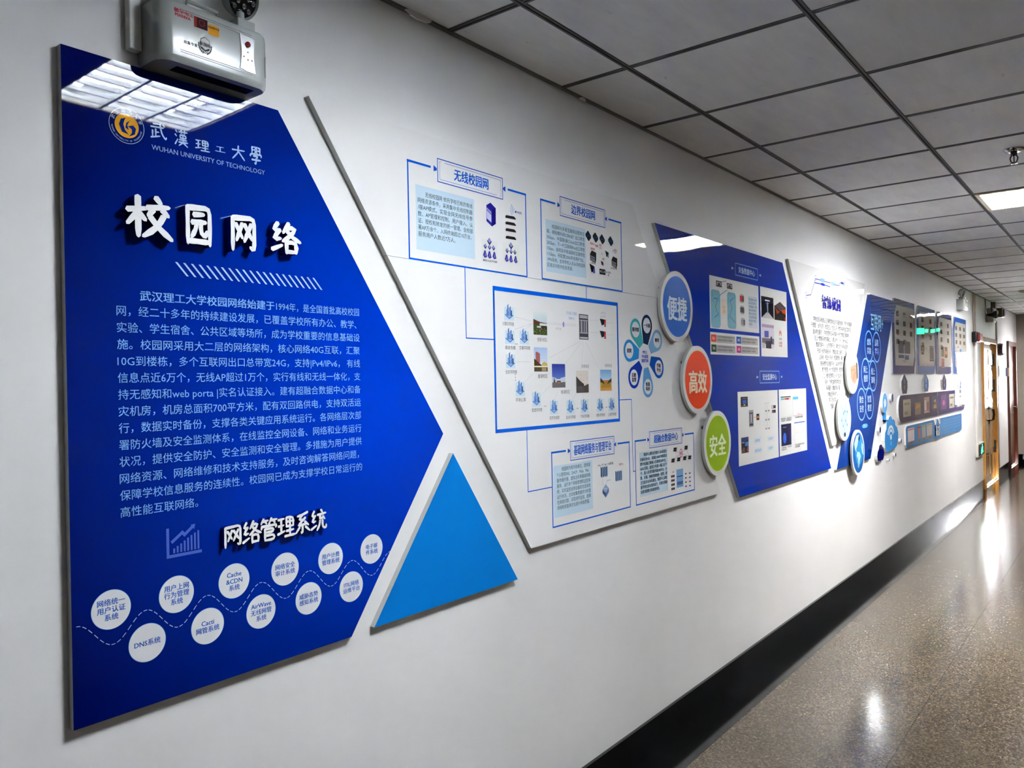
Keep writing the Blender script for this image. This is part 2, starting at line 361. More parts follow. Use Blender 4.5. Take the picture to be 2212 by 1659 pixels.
# ceiling: slab, grid bars and tiles
def tilemat():
    m, N, L, b = newmat('mineral_tile')
    g = N.new('ShaderNodeNewGeometry')
    mp = N.new('ShaderNodeMapping'); mp.inputs['Scale'].default_value = (1.2, 4.5, 1); L.new(g.outputs['Position'], mp.inputs[0])
    n = N.new('ShaderNodeTexNoise'); n.inputs['Scale'].default_value = 3.2; n.inputs['Detail'].default_value = 7; n.inputs['Roughness'].default_value = .6; L.new(mp.outputs[0], n.inputs['Vector'])
    r = N.new('ShaderNodeValToRGB'); r.color_ramp.elements[0].position = .25; r.color_ramp.elements[0].color = C3(214, 213, 212)
    r.color_ramp.elements[1].position = .7; r.color_ramp.elements[1].color = C3(230, 229, 227); L.new(n.outputs[0], r.inputs[0])
    mp2 = N.new('ShaderNodeMapping'); mp2.inputs['Scale'].default_value = (1.6, 3.2, 1); L.new(g.outputs['Position'], mp2.inputs[0])
    n2 = N.new('ShaderNodeTexNoise'); n2.inputs['Scale'].default_value = 9; n2.inputs['Detail'].default_value = 5; L.new(mp2.outputs[0], n2.inputs['Vector'])
    r2 = N.new('ShaderNodeValToRGB'); r2.color_ramp.elements[0].position = .69; r2.color_ramp.elements[0].color = (0, 0, 0, 1); r2.color_ramp.elements[1].position = .78; r2.color_ramp.elements[1].color = (.4, .4, .4, 1); L.new(n2.outputs[0], r2.inputs[0])
    mx = N.new('ShaderNodeMixRGB'); mx.inputs[2].default_value = C3(156, 152, 148); L.new(r2.outputs[0], mx.inputs[0]); L.new(r.outputs[0], mx.inputs[1])
    oi = N.new('ShaderNodeObjectInfo'); mr = N.new('ShaderNodeMapRange'); mr.inputs[3].default_value = .93; mr.inputs[4].default_value = 1.05; L.new(oi.outputs['Random'], mr.inputs[0])
    vm = N.new('ShaderNodeVectorMath'); vm.operation = 'SCALE'; L.new(mx.outputs[0], vm.inputs[0]); L.new(mr.outputs[0], vm.inputs['Scale']); L.new(vm.outputs[0], b.inputs['Base Color'])
    b.inputs['Roughness'].default_value = .8; b.inputs['Specular IOR Level'].default_value = .2
    n3 = N.new('ShaderNodeTexNoise'); n3.inputs['Scale'].default_value = 120; L.new(g.outputs['Position'], n3.inputs['Vector'])
    bp = N.new('ShaderNodeBump'); bp.inputs['Strength'].default_value = .15; bp.inputs['Distance'].default_value = .001; L.new(n3.outputs[0], bp.inputs['Height']); L.new(bp.outputs[0], b.inputs['Normal'])
    return m
M['tile'] = tilemat()
M['bar'] = mat('grid_bar', C3(96, 96, 96), .6, metal=0, spec=.2, noise=.08)
M['groove'] = mat('grid_groove', C3(30, 30, 30), .7)
ceil = struct(G().box(X0, X1, -CW, 0, CH+.10, CH+.14).obj('ceiling', mat('slab_dark', C3(90, 90, 88), .9)))
LAMPS = [-1, 6, 14, 22]          # cell index of each lamp (its west joint)
LAMPX = [NX+.6*k for k in LAMPS]
kmin, kmax = -11, 24
def tile_mesh(dx, dy):
    g = G(); e = .0075; x0, x1, y0, y1 = e, dx-e, -dy+e, -e; h = .004
    g.add([(x0, y0, h), (x1, y0, h), (x1, y1, h), (x0, y1, h), (x0+h, y0+h, 0), (x1-h, y0+h, 0), (x1-h, y1-h, 0), (x0+h, y1-h, 0), (x0, y0, .014), (x1, y0, .014), (x1, y1, .014), (x0, y1, .014)],
          [(7, 6, 5, 4), (0, 4, 5, 1), (1, 5, 6, 2), (2, 6, 7, 3), (3, 7, 4, 0), (0, 1, 9, 8), (1, 2, 10, 9), (2, 3, 11, 10), (3, 0, 8, 11), (8, 9, 10, 11)])
    me = bpy.data.meshes.new('ceiling_tile'); me.from_pydata(g.v, [], g.f); me.materials.append(M['tile']); return me
TM = {}
for k in range(kmin, kmax+1):
    xa = NX+.6*k; xb = min(xa+.6, X1)
    for r in range(5):
        if k in LAMPS and r == 2: continue
        key = (round(xb-xa, 3), r)
        if key not in TM: TM[key] = tile_mesh(xb-xa, YR[r+1]-YR[r])
        o = bpy.data.objects.new('ceiling_tile', TM[key]); COL.objects.link(o); o.parent = ceil
        o.location = (xa, -YR[r], CH+random.uniform(0, .0015)); o.rotation_euler = (random.uniform(-.0012, .0012), random.uniform(-.0012, .0012), 0)
def bar(g, a, b, c, along):
    """exposed tee with a dark slot in the middle"""
    W2 = .0105
    for lo, hi, z, m in ((-W2, -.0028, 0, 0), (.0028, W2, 0, 0), (-.0028, .0028, .006, 1)):
        if along == 'x': g.box(a, b, c+lo, c+hi, CH-.002+z, CH+.006+z, m)
        else: g.box(c+lo, c+hi, a, b, CH-.002+z, CH+.006+z, m)
for y in YR[1:5]:
    g = G(); bar(g, X0, X1, -y, 'x'); g.obj('grid_runner', [M['bar'], M['groove']], ceil)
for y in (0, CW):
    g = G(); s_ = -1 if y == 0 else 1
    a, b = sorted((-y, -y+s_*.016)); g.box(X0, X1, a, b, CH-.004, CH+.002); g.obj('wall_angle', mat('angle_grey', C3(92, 92, 88), .5), ceil)
for k in range(kmin, kmax+1):
    for r in range(5):
        g = G(); bar(g, -YR[r+1]+.0105, -YR[r]-.0105, NX+.6*k, 'y')
        g.obj('cross_tee', [M['bar'], M['groove']], ceil)

for x, z, a, b in ((1.634, 2.624, .055, .013), (2.497, 2.618, .022, .006)):      # dabs of filler over the wall angle
    rr = random.Random(int(x*100)); P = [(a*math.cos(2*PI*i/14)*rr.uniform(.7, 1.1), b*math.sin(2*PI*i/14)*rr.uniform(.7, 1.2)) for i in range(14)]
    G().prism([(x+u, z+v) for u, v in P], -.019, -.012).obj('filler_dab', M['plaster'], ceil)
# floor: terrazzo slabs, black granite border and skirting
def terrazzo():
    m, N, L, b = newmat('terrazzo')
    g = N.new('ShaderNodeNewGeometry')
    v = N.new('ShaderNodeTexVoronoi'); v.inputs['Scale'].default_value = 150; L.new(g.outputs['Position'], v.inputs['Vector'])
    r = N.new('ShaderNodeValToRGB'); r.color_ramp.interpolation = 'CONSTANT'; E_ = r.color_ramp.elements
    E_[0].position = 0; E_[0].color = C3(78, 69, 57); E_[1].position = .18; E_[1].color = C3(90, 79, 65)
    for p, c in ((.36, (100, 88, 72)), (.52, (84, 74, 60)), (.66, (108, 96, 80)), (.80, (66, 59, 49)), (.90, (96, 80, 66)), (.96, (124, 113, 98))):
        e = E_.new(p); e.color = C3(*c)
    sx = N.new('ShaderNodeSeparateXYZ'); L.new(v.outputs['Color'], sx.inputs[0]); L.new(sx.outputs[0], r.inputs[0])
    n = N.new('ShaderNodeTexNoise'); n.inputs['Scale'].default_value = 2.2; n.inputs['Detail'].default_value = 4; L.new(g.outputs['Position'], n.inputs['Vector'])
    mr = N.new('ShaderNodeMapRange'); mr.inputs[1].default_value = .3; mr.inputs[2].default_value = .7; mr.inputs[3].default_value = .80; mr.inputs[4].default_value = 1.05; L.new(n.outputs[0], mr.inputs[0])
    vm = N.new('ShaderNodeVectorMath'); vm.operation = 'SCALE'; L.new(r.outputs[0], vm.inputs[0]); L.new(mr.outputs[0], vm.inputs['Scale']); L.new(vm.outputs[0], b.inputs['Base Color'])
    b.inputs['Roughness'].default_value = .15; b.inputs['Specular IOR Level'].default_value = .5
    n2 = N.new('ShaderNodeTexNoise'); n2.inputs['Scale'].default_value = 5; n2.inputs['Detail'].default_value = 2; L.new(g.outputs['Position'], n2.inputs['Vector'])
    bp = N.new('ShaderNodeBump'); bp.inputs['Strength'].default_value = .5; bp.inputs['Distance'].default_value = .0006; L.new(n2.outputs[0], bp.inputs['Height']); L.new(bp.outputs[0], b.inputs['Normal'])
    return m
M['terrazzo'] = terrazzo()
M['granite'] = mat('black_granite', C3(9, 10, 11), .10, spec=.5, noise=.3, nscale=40, bump=.03, bscale=6)
M['grout'] = mat('pale_joint', C3(66, 64, 60), .8)
floor = struct(G().box(X0, X1, -CW, 0, -.12, -.012).obj('floor', M['grout']))
BW = .178; BS = .582; BX = 3.30
kk0 = int((X0-BX)/BS)-1; kk1 = int((X1-BX)/BS)+1
for side in (0, 1):
    for k in range(kk0, kk1+1):
        a = max(X0, BX+BS*k)+.0008; b = min(X1, BX+BS*(k+1))-.0008
        if b-a < .02: continue
        y0, y1 = (-BW, -.013) if side == 0 else (-CW+.013, -CW+BW)
        g = G().box(a, b, y0, y1, -.012, .0004+random.uniform(0, .0003)); g.obj('border_tile', M['granite'], floor)
a = X0; xs = [X0]+[4.5+2.328*k for k in range(-4, 6) if X0 < 4.5+2.328*k < X1]+[X1]
ys = [-BW, -.82, -1.52, -CW+BW]
for i in range(len(xs)-1):
    for j in range(3):
        G().box(xs[i]+.0007, xs[i+1]-.0007, ys[j+1]+.0007, ys[j]-.0007, -.012, 0).obj('terrazzo_slab', M['terrazzo'], floor)
def skirting(name, side, gaps):
    base = struct(G().box(X0, X1, *((-.004, 0) if side == 0 else (-CW, -CW+.004)), 0, .02).obj(name, M['grout']))
    for k in range(kk0, kk1+1):
        a = max(X0, BX+BS*k)+.0008; b = min(X1, BX+BS*(k+1))-.0008
        for ga, gb in gaps:
            if a < ga < b and gb > b: b = ga
            elif a < gb < b and ga < a: a = gb
            elif ga <= a and b <= gb: a = b
        if b-a < .02: continue
        y0, y1 = (-.013, 0) if side == 0 else (-CW, -CW+.013)
        G().box(a, b, y0, y1, 0, .1393+random.uniform(-.0006, .0006)).obj('skirting_tile', M['granite'], base)
    return base
skirting('baseboard_left', 0, [(D1[0]-.06, D1[1]+.06), (D2[0]-.06, D2[1]+.06)])
skirting('baseboard_right', 1, [])
sk = struct(G().box(X1-.013, X1, -CW, 0, 0, .14).obj('baseboard_far', M['granite']))

# windows
M['glass'] = mat('window_glass', (1, 1, 1, 1), 0, trans=1, ior=1.45)
M['winframe'] = mat('window_frame', C3(215, 214, 210), .35)
def window(name, axis, at, u0, u1, z0, z1, n):
    g = G(); fw = .05
    def bx(a, b, za, zb):
        if axis == 'x': g.box(at+.03, at+.09, a, b, za, zb)
        else: g.box(a, b, at-.09, at-.03, za, zb)
    bx(u0, u1, z0, z0+fw); bx(u0, u1, z1-fw, z1)
    for i in range(n+1):
        c = u0+(u1-u0)*i/n; lo = u0 if i == 0 else c-fw/2; hi = u1 if i == n else c+fw/2
        if i == 0: hi = u0+fw
        if i == n: lo = u1-fw
        bx(lo, hi, z0, z1)
    base = struct(g.obj(name, M['winframe']))
    for i in range(n):
        a = u0+(u1-u0)*i/n+.02; b = u0+(u1-u0)*(i+1)/n-.02; q = G()
        if axis == 'x': q.box(at+.057, at+.063, a, b, z0+.02, z1-.02)
        else: q.box(a, b, at-.063, at-.057, z0+.02, z1-.02)
        q.obj('pane', M['glass'], base)
    return base
window('window_1', 'x', X1, WE[0], WE[1], WE[2], WE[3], 1)

# doors
M['oak'] = mat('varnished_oak', C3(196, 152, 92), .16, coat=.6, noise=.18, nscale=5)
M['oak_frame'] = mat('oak_frame', C3(186, 132, 62), .2, coat=.5, noise=.15, nscale=6)
M['walnut'] = mat('dark_wood', C3(84, 36, 14), .28, coat=.3, noise=.25, nscale=6)
def doorframe(name, D, material, mdark):
    g = G(); a, b, h = D; w_ = .06
    g.box(a-w_, a+.01, -.035, .15, 0, h+w_); g.box(b-.01, b+w_, -.035, .15, 0, h+w_); g.box(a, b, -.035, .15, h-.01, h+w_)
    return struct(g.obj(name, material, bevel=.003))
d1 = doorframe('door_1', D1, M['oak_frame'], None)
mid = (D1[0]+D1[1])/2
for i, (a, b) in enumerate(((D1[0]+.012, mid-.002), (mid+.002, D1[1]-.012))):
    g = G().box(a, b, .012, .05, .012, D1[2]-.012)
    lf = g.obj('door_leaf', M['oak'], d1)
    w_ = b-a
    for za, zb in ((.14, .42), (.50, 1.22), (1.34, 1.62), (1.70, 1.92)):
        for c in range(3):
            xa = a+.07+(w_-.14)*c/3+.008; xb = a+.07+(w_-.14)*(c+1)/3-.008
            q = G(); q.prism([(xa, za), (xb, za), (xb, zb), (xa, zb)], .004, .013); q.obj('raised_panel', M['oak'], lf, bevel=.003)
    xh = b-.05 if i == 0 else a+.05
    hd = G().box(xh-.02, xh+.02, .002, .013, 1.06, 1.24).tube([(xh, .01, 1.09), (xh, -.05, 1.07), (xh, -.06, 1.0), (xh, -.05, .92), (xh, .012, .90)], .009).box(xh-.015, xh+.015, .002, .013, .86, .92)
    hd.obj('handle', M['black'], lf, smooth=True)['label'] = 'black arched pull handle'
for z in (.5, 1.4, 1.78):
    for xx in (D1[0]+.01, D1[1]-.01): G().box(xx-.012, xx+.012, -.01, .012, z-.09, z+.09).obj('hinge', M['dark'], d1)
d2 = doorframe('door_2', D2, M['walnut'], None)
lf = G().box(D2[0]+.012, D2[1]-.012, .012, .05, .012, D2[2]-.012).obj('door_leaf', M['walnut'], d2)
for za, zb in ((.2, .9), (1.05, 1.85)): G().prism([(D2[0]+.12, za), (D2[1]-.12, za), (D2[1]-.12, zb), (D2[0]+.12, zb)], .004, .013).obj('raised_panel', M['walnut'], lf, bevel=.004)
G().tube([(D2[1]-.08, .012, 1.0), (D2[1]-.08, -.04, 1.0), (D2[1]-.2, -.045, 1.0)], .009).obj('handle', M['chrome'], lf, smooth=True)

# ================================================================== CEILING FITTINGS
M['louvre'] = mat('louvre_metal', C3(236, 240, 246), .30, metal=.15)
M['lamp_back'] = mat('lamp_reflector', C3(235, 238, 242), .35)
M['lamp_frame'] = mat('lamp_frame', C3(206, 190, 150), .4)
M['tube'] = mat('tube_glow', (1, 1, 1, 1), .5, emit=(.90, .95, 1.0, 1), es=TUBE)
def make_lamp():
    t = thing('ceiling_light', '', 'ceiling light', (0, 0, CH), 'recessed louvre lights along the ceiling')
    a, b = .012, .588; z0 = CH-.006
    g = G(); fw = .022
    g.box(a, b, -b, -b+fw, z0, z0+.006); g.box(a, b, -a-fw, -a, z0, z0+.006); g.box(a, a+fw, -b, -a, z0, z0+.006); g.box(b-fw, b, -b, -a, z0, z0+.006)
    g.obj('frame', M['lamp_frame'], t, (0, 0, CH))
    g = G(); h = CH+.085
    g.box(a, b, -b, -a, h, h+.004); g.box(a, a+.004, -b, -a, z0+.006, h); g.box(b-.004, b, -b, -a, z0+.006, h); g.box(a, b, -b, -b+.004, z0+.006, h); g.box(a, b, -a-.004, -a, z0+.006, h)
    g.obj('housing', M['lamp_back'], t, (0, 0, CH))
    for i in range(3):
        y = -(a+fw+(b-a-2*fw)*(i+.5)/3)
        g = G().tube([(.05, y, CH+.062), (.55, y, CH+.062)], .013, 10); g.obj('fluorescent_tube', M['tube'], t, (0, 0, CH), smooth=True)
        for xx in (.04, .56): G().box(xx-.012, xx+.012, y-.014, y+.014, CH+.045, CH+.085).obj('lamp_holder', M['white_pl'], t, (0, 0, CH))
    for i in range(4):                       # long parabolic reflectors, V section
        y = -(a+fw+(b-a-2*fw)*i/3); w_ = .006
        g = G(); prof = [(-.001, .026), (-.004, .013), (-w_, .0), (w_, .0), (.004, .013), (.001, .026)]
        v = [(x, y+p, CH+q) for x in (a+fw, b-fw) for p, q in prof]; n = 6
        g.add(v, [tuple(range(n)), tuple(reversed(range(n, 2*n)))]+[(j, n+j, n+(j+1) % n, (j+1) % n) for j in range(n)])
        g.obj('long_reflector', M['louvre'], t, (0, 0, CH))
    for i in range(7):
        x = a+fw+(b-a-2*fw)*(i+.5)/7
        for c in range(3):
            ya = -(a+fw+(b-a-2*fw)*c/3)-.0105; yb = -(a+fw+(b-a-2*fw)*(c+1)/3)+.0105; g = G()
            n = 8; top = []; bot = []
            for j in range(n+1):
                u = j/n; top.append((ya+(yb-ya)*u, CH+.022-.007*math.sin(PI*u))); bot.append((ya+(yb-ya)*u, CH+.002))
            v = []; 
            for dx in (-.0009, .0009):
                v += [(x+dx, p, q) for p, q in top]+[(x+dx*4, p, q) for p, q in bot]
            m_ = n+1; f = []
            for j in range(n):
                f += [(j, j+1, m_+j+1, m_+j), (2*m_+j, 3*m_+j, 3*m_+j+1, 2*m_+j+1), (j, 2*m_+j, 2*m_+j+1, j+1), (m_+j, m_+j+1, 3*m_+j+1, 3*m_+j)]
            g.add(v, f); g.obj('cross_louvre', M['louvre'], t, (0, 0, CH))
    ld = bpy.data.lights.new('lamp_glow', 'AREA'); ld.shape = 'SQUARE'; ld.size = .53; ld.energy = LAMP_W[0]; ld.color = (.95, .98, 1.0)
    lo = bpy.data.objects.new('lamp_glow', ld); COL.objects.link(lo); lo.parent = t; lo.location = (.30, -.30, .083)
    return t
lamp0 = make_lamp()
lamp_labels = ['recessed louvre ceiling light above the first dark blue board, mirrored in it', 'square recessed louvre ceiling light at the right edge, behind the sprinkler',
               'recessed louvre ceiling light mirrored in the white board with raised blue title letters', 'farthest recessed louvre ceiling light, mirrored in the tall blue-framed boards']
for i, x in enumerate(LAMPX):
    l = lamp0 if i == 0 else dup_tree(lamp0)
    l.location = (x+.6, -YR[2], CH); l.rotation_euler.z = -PI/2; l['label'] = lamp_labels[i]      # tubes across the corridor
    for ch in l.children:
        if ch.type == 'LIGHT' and i: ch.data = ch.data.copy(); ch.data.energy = LAMP_W[i]; ch.data.color = LAMP_C[i]
t = thing('sprinkler_head', 'black sprinkler head with chrome collar hanging from a ceiling tile', 'sprinkler', (4.44, -1.19, CH))
L_ = (4.44, -1.19, CH)
G().lathe([(.045, 0), (.043, -.006), (.026, -.013), (.018, -.014)], L_).obj('collar', M['chrome'], t, L_, smooth=True)
G().lathe([(.014, -.010), (.014, -.026), (.010, -.030)], L_, n=12).obj('body', M['black'], t, L_, smooth=True)
g = G()
for s_ in (-1, 1): g.tube([(4.44, -1.19+s_*.010, CH-.028), (4.44, -1.19+s_*.016, CH-.042), (4.44, -1.19+s_*.012, CH-.058), (4.44, -1.19, CH-.066)], .003, 6)
g.tube([(4.44, -1.19, CH-.03), (4.44, -1.19, CH-.062)], .0025, 6).obj('yoke', M['black'], t, L_)
G().lathe([(.017, -.066), (.018, -.069), (.004, -.070)], L_, n=16).obj('deflector', M['black'], t, L_)
t = thing('smoke_detector', 'flat round smoke detector on the far ceiling', 'smoke detector', (11.95, -.56, CH))
G().lathe([(.075, 0), (.075, -.012), (.05, -.028), (.02, -.032)], (11.95, -.56, CH)).obj('base', mat('detector_grey', C3(120, 112, 100), .5), t, (11.95, -.56, CH), smooth=True)
G().lathe([(.018, -.030), (.014, -.04), (.004, -.042)], (11.95, -.56, CH), n=14).obj('sensor', M['dark'], t, (11.95, -.56, CH))
t = thing('hanging_exit_sign', 'green lit exit sign hanging from the ceiling far down the corridor', 'exit sign', (14.0, -.95, 2.2))
G().box(13.985, 14.015, -1.13, -.75, 2.2, 2.36).obj('housing', M['dark'], t, (14, -.95, 2.2))
M['green'] = mat('exit_green', C3(20, 200, 90), .3, emit=(.02, 1, .25, 1), es=3)
p = G(); p.box(13.980, 13.986, -1.10, -1.00, 2.235, 2.33).box(13.980, 13.986, -.96, -.79, 2.255, 2.31).obj('lit_pictogram', M['green'], t, (14, -.95, 2.2))
G().tube([(14, -1.05, 2.36), (14, -1.05, CH)], .004).tube([(14, -.83, 2.36), (14, -.83, CH)], .004).obj('hanger', M['dark'], t, (14, -.95, 2.2))

# ================================================================== EMERGENCY LIGHTS
def make_emergency():
    L_ = (.946, 0, 2.232)
    t = thing('emergency_light', '', 'emergency light', L_, 'twin-head emergency lights high on the wall')
    g = G(); x0, x1, z0, z1, d = .816, 1.078, 2.232, 2.358, .09
    # body: rounded in plan, slightly domed front
    prof = []
    for cx, a0, a1 in ((x0+.030, PI, PI*1.5), (x1-.030, PI*1.5, PI*2)):
        for i in range(7):
            a = a0+(a1-a0)*i/6; prof.append((cx+.030*math.cos(a), -d+.030+.030*math.sin(a)))
    prof = [(x0, 0)]+prof+[(x1, 0)]
    n = len(prof); v = []
    zs = [(z0, .93), (z0+.006, .985), (z0+.014, 1), (z1-.014, 1), (z1-.006, .985), (z1, .93)]
    xc = (x0+x1)/2
    for z, k in zs:
        v += [(xc+(x-xc)*(k*.5+.5), y*k, z) for x, y in prof]
    f = [tuple(reversed(range(n))), tuple((len(zs)-1)*n+i for i in range(n))]
    for r in range(len(zs)-1):
        f += [(r*n+i, r*n+i+1, (r+1)*n+i+1, (r+1)*n+i) for i in range(n-1)]
    g.add(v, f); body = g.obj('body', M['metal_grey'], t, L_, smooth=True)
    # pressed lines
    for za in (z0+.022, z1-.020): G().box(x0+.045, x1-.05, -d-.0012, -d, za, za+.0015).box(x0+.045, x1-.05, -d-.0012, -d, za+.004, za+.0055).obj('pressed_line', M['metal_grey'], body, L_)
    G().box(x1-.012, x1-.0105, -d+.004, -d+.012, z0+.03, z1-.05).obj('pressed_line', M['metal_grey'], body, L_)
    G().box(x0+.05, x1-.03, -.065, -.035, z0-.0012, z0+.001).obj('vent_slot', M['black'], t, L_)
    # indicator plate
    y = -d-.001; xa, xb = .998, 1.036; za, zb = 2.262, 2.334; xm = (xa+xb)/2
    P = [(xa, za), (xm, za-.003), (xb, za-.004)]+[(xb-.004*math.sin(PI*i/8), za+(zb-za)*i/8) for i in range(1, 9)]+[(xm, zb+.002), (xa, zb+.004)]+[(xa+.004*math.sin(PI*i/8), zb-(zb-za)*i/8) for i in range(1, 8)]
    pl = G().prism(P, y-.001, -d).obj('indicator_plate', mat('plate_silver', C3(205, 205, 205), .2, metal=.3), t, L_)
    G().lathe([(.0062, -.0035), (.0055, -.0015), (.006, 0)][::-1], (xm, -d-.0015, 2.318), 'y', 14).obj('red_lamp', mat('red_lamp', C3(120, 14, 10), .1), pl, L_)
    g = G()
    for xx, zz in ((xm, 2.301), (xm-.010, 2.289), (xm, 2.284), (xm+.010, 2.285)): g.lathe([(.0016, 0), (.0016, -.0012)], (xx, -d-.002, zz), 'y', 8)
    g.obj('button', M['black'], pl, L_)
    # printing
    p = Pr(d+.0004)
    p.text('敏华电工', (0.848, 2.3301)[0], .891, 2.3325, .0085, (190, 40, 45), 1, .03); p.text('MANVA', .850, .884, 2.3245, .0062, (190, 40, 45), 1, .03, latin=True)
    p.rect((.892, 2.316), (.922, 2.339), (70, 18, 20), 1); p.rect((.893, 2.317), (.897, 2.338), (190, 40, 35), 2); p.ring((.909, 2.328), .006, .0012, (110, 60, 60), 2, 20)
    p.rect((.924, 2.311), (.948, 2.332), (214, 146, 30), 1); p.ctext('应急照明专家', .936, 2.3265, .004, (60, 30, 10), 2, .02)
    # crest with laurel
    c = (.9155, 2.283)
    p.poly([(c[0]-.010, c[1]+.013), (c[0], c[1]+.018), (c[0]+.010, c[1]+.013), (c[0]+.011, c[1]-.006), (c[0], c[1]-.017), (c[0]-.011, c[1]-.006)], (60, 60, 62), 1)
    p.poly([(c[0]-.009, c[1]+.012), (c[0], c[1]+.0165), (c[0]+.009, c[1]+.012), (c[0]+.0098, c[1]-.0055), (c[0], c[1]-.0155), (c[0]-.0098, c[1]-.0055)], (205, 205, 203), 2)
    p.ctext('新国标', c[0], c[1]+.002, .0075, (30, 30, 32), 3, .03); p.line([(c[0]-.008, c[1]-.006), (c[0], c[1]-.011), (c[0]+.008, c[1]-.006)], .003, (35, 35, 38), 3)
    for s_ in (-1, 1):
        for i in range(6):
            a = -PI/2+s_*(.35+i*.26); q = (c[0]+.0145*math.cos(a), c[1]+.0165*math.sin(a)); p.circ(q, .0016, (70, 70, 70), 1, 8, .0026)
    p.ctext('应急专家', .883, 2.277, .0068, (60, 60, 62), 1, .02)
    o = mesh_obj('printed_marks', [Vector(v)-Vector(L_) for v in p.v], p.f, M['film'], t, cols=p.c)
    # carrying handles, yoke and two LED heads
    G().tube([(.885, -.07, z1-.004), (.885, -.075, z1+.014), (.955, -.075, z1+.014), (.955, -.07, z1-.004)], .004, 6).obj('handle', M['metal_grey'], t, L_, smooth=True)
    G().tube([(x1-.002, -.02, z0+.03), (x1+.009, -.03, z0+.045), (x1+.012, -.035, z0+.063), (x1+.009, -.03, z0+.08), (x1-.002, -.02, z0+.095)], .004, 8).obj('side_latch', M['metal_grey'], t, L_, smooth=True)
    for i, cx in enumerate((.862, 1.030)):
        G().box(cx-.022, cx+.022, -.07, -.022, z1-.004, z1+.026).tube([(cx, -.045, z1+.02), (cx, -.045, z1+.05)], .010, 10).obj('lamp_neck', M['metal_grey'], t, L_, bevel=.002)
        hc = Vector((cx, -.052, z1+.078)); d_ = Vector((.15, -1, -.38)).normalized()
        g = G(); g.lathe([(.018, .034), (.034, .026), (.042, .006), (.044, -.006), (.041, -.010), (.040, -.006), (.036, -.002), (.008, .008)], (0, 0, 0), 'y', 28)
        rot = Vector((0, -1, 0)).rotation_difference(d_)
        g.v = [tuple(hc+rot@Vector(v)) for v in g.v]; hd = g.obj('lamp_head', M['metal_grey'], t, L_, smooth=True)
        g = G(); g.lathe([(.039, -.003), (.038, -.0045)], (0, 0, 0), 'y', 24); g.v = [tuple(hc+rot@Vector(v)) for v in g.v]; g.obj('reflector', mat('lamp_dark', C3(60, 60, 62), .12, metal=.9), hd, L_)
        for j in range(12):
            r_ = .014 if j < 4 else .028; a = 2*PI*j/4+.4 if j < 4 else 2*PI*j/8
            g = G(); g.lathe([(.0065, -.004), (.0062, -.008), (.003, -.011)], (r_*math.cos(a), 0, r_*math.sin(a)), 'y', 10); g.v = [tuple(hc+rot@Vector(v)) for v in g.v]
            g.obj('led_lens', M['chrome'], hd, L_, smooth=True)
    return t
em = make_emergency(); em['label'] = 'grey twin-head emergency light above the first dark blue board'
em2 = dup_tree(em); em2.location = (em.location.x+9.72, 0, em.location.z+.10); em2['label'] = 'small distant twin-head emergency light above the last tall blue-framed board'
t = G().box(.790, .815, -.022, 0, 2.258, CH-.004).obj('cable_cover', M['white_pl'], None, (.80, 0, 2.258), bevel=.002)
tag(t, 'short white cable cover running up beside the near emergency light', 'cable cover')

# ================================================================== BOARDS
BT_ = .018
WHT = (232, 230, 228); BLUE = (2, 52, 176)
# ---- 1 dark blue campus network board
def grad_board_material():  # board blue with the light falloff painted in, darker away from its right middle
    m, N, L, b = newmat('blue_light_falloff')
    g = N.new('ShaderNodeNewGeometry'); vs = N.new('ShaderNodeVectorMath'); vs.operation = 'SUBTRACT'; vs.inputs[1].default_value = (1.50, 0, 1.50); L.new(g.outputs['Position'], vs.inputs[0])
    ln = N.new('ShaderNodeVectorMath'); ln.operation = 'LENGTH'; L.new(vs.outputs[0], ln.inputs[0])
    r = N.new('ShaderNodeValToRGB'); r.color_ramp.elements[0].position = 0; r.color_ramp.elements[0].color = C3(0, 58, 196); r.color_ramp.elements[1].position = 1; r.color_ramp.elements[1].color = C3(1, 13, 86)
    e = r.color_ramp.elements.new(.5); e.color = C3(0, 42, 156)
    L.new(ln.outputs['Value'], r.inputs[0]); L.new(r.outputs[0], b.inputs['Base Color'])
    b.inputs['Roughness'].default_value = .02; b.inputs['IOR'].default_value = 1.26
    n = N.new('ShaderNodeTexNoise'); n.inputs['Scale'].default_value = 3.5; n.inputs['Detail'].default_value = 0; L.new(g.outputs['Position'], n.inputs['Vector'])
    bp = N.new('ShaderNodeBump'); bp.inputs['Strength'].default_value = 1; bp.inputs['Distance'].default_value = .0009; L.new(n.outputs[0], bp.inputs['Height']); L.new(bp.outputs[0], b.inputs['Normal'])
    return m
M['blue_grad'] = grad_board_material()
b1 = thing('display_board', 'dark blue polygonal board with white campus network text and round bubbles', 'display board', (1.15, 0, .911))
board(b1, [(.658, .911), (1.340, .911), (1.700, 1.415), (1.146, 2.224), (.658, 2.224)], .001, BT_, BLUE, 'edge', 'blue_grad')
p = Pr(BT_); c = (.782, 2.097)
LW = (190, 208, 236)
p.ring(c, .0355, .0010, LW, 1, 60); p.circ(c, .0245, (222, 160, 40), 1, 50)
p.poly([(c[0]-.002, c[1]+.016), (c[0]-.012, c[1]+.012), (c[0]-.016, c[1]), (c[0]-.010, c[1]-.014), (c[0]+.004, c[1]-.017), (c[0]-.004, c[1]-.009), (c[0]-.007, c[1]+.002), (c[0]-.005, c[1]+.010)], (16, 38, 120), 2)
p.poly([(c[0]+.010, c[1]+.015), (c[0]-.001, c[1]+.006), (c[0]-.003, c[1]-.004), (c[0]+.004, c[1]-.008), (c[0]+.001, c[1]+.002), (c[0]+.005, c[1]+.010)], (16, 38, 120), 2)
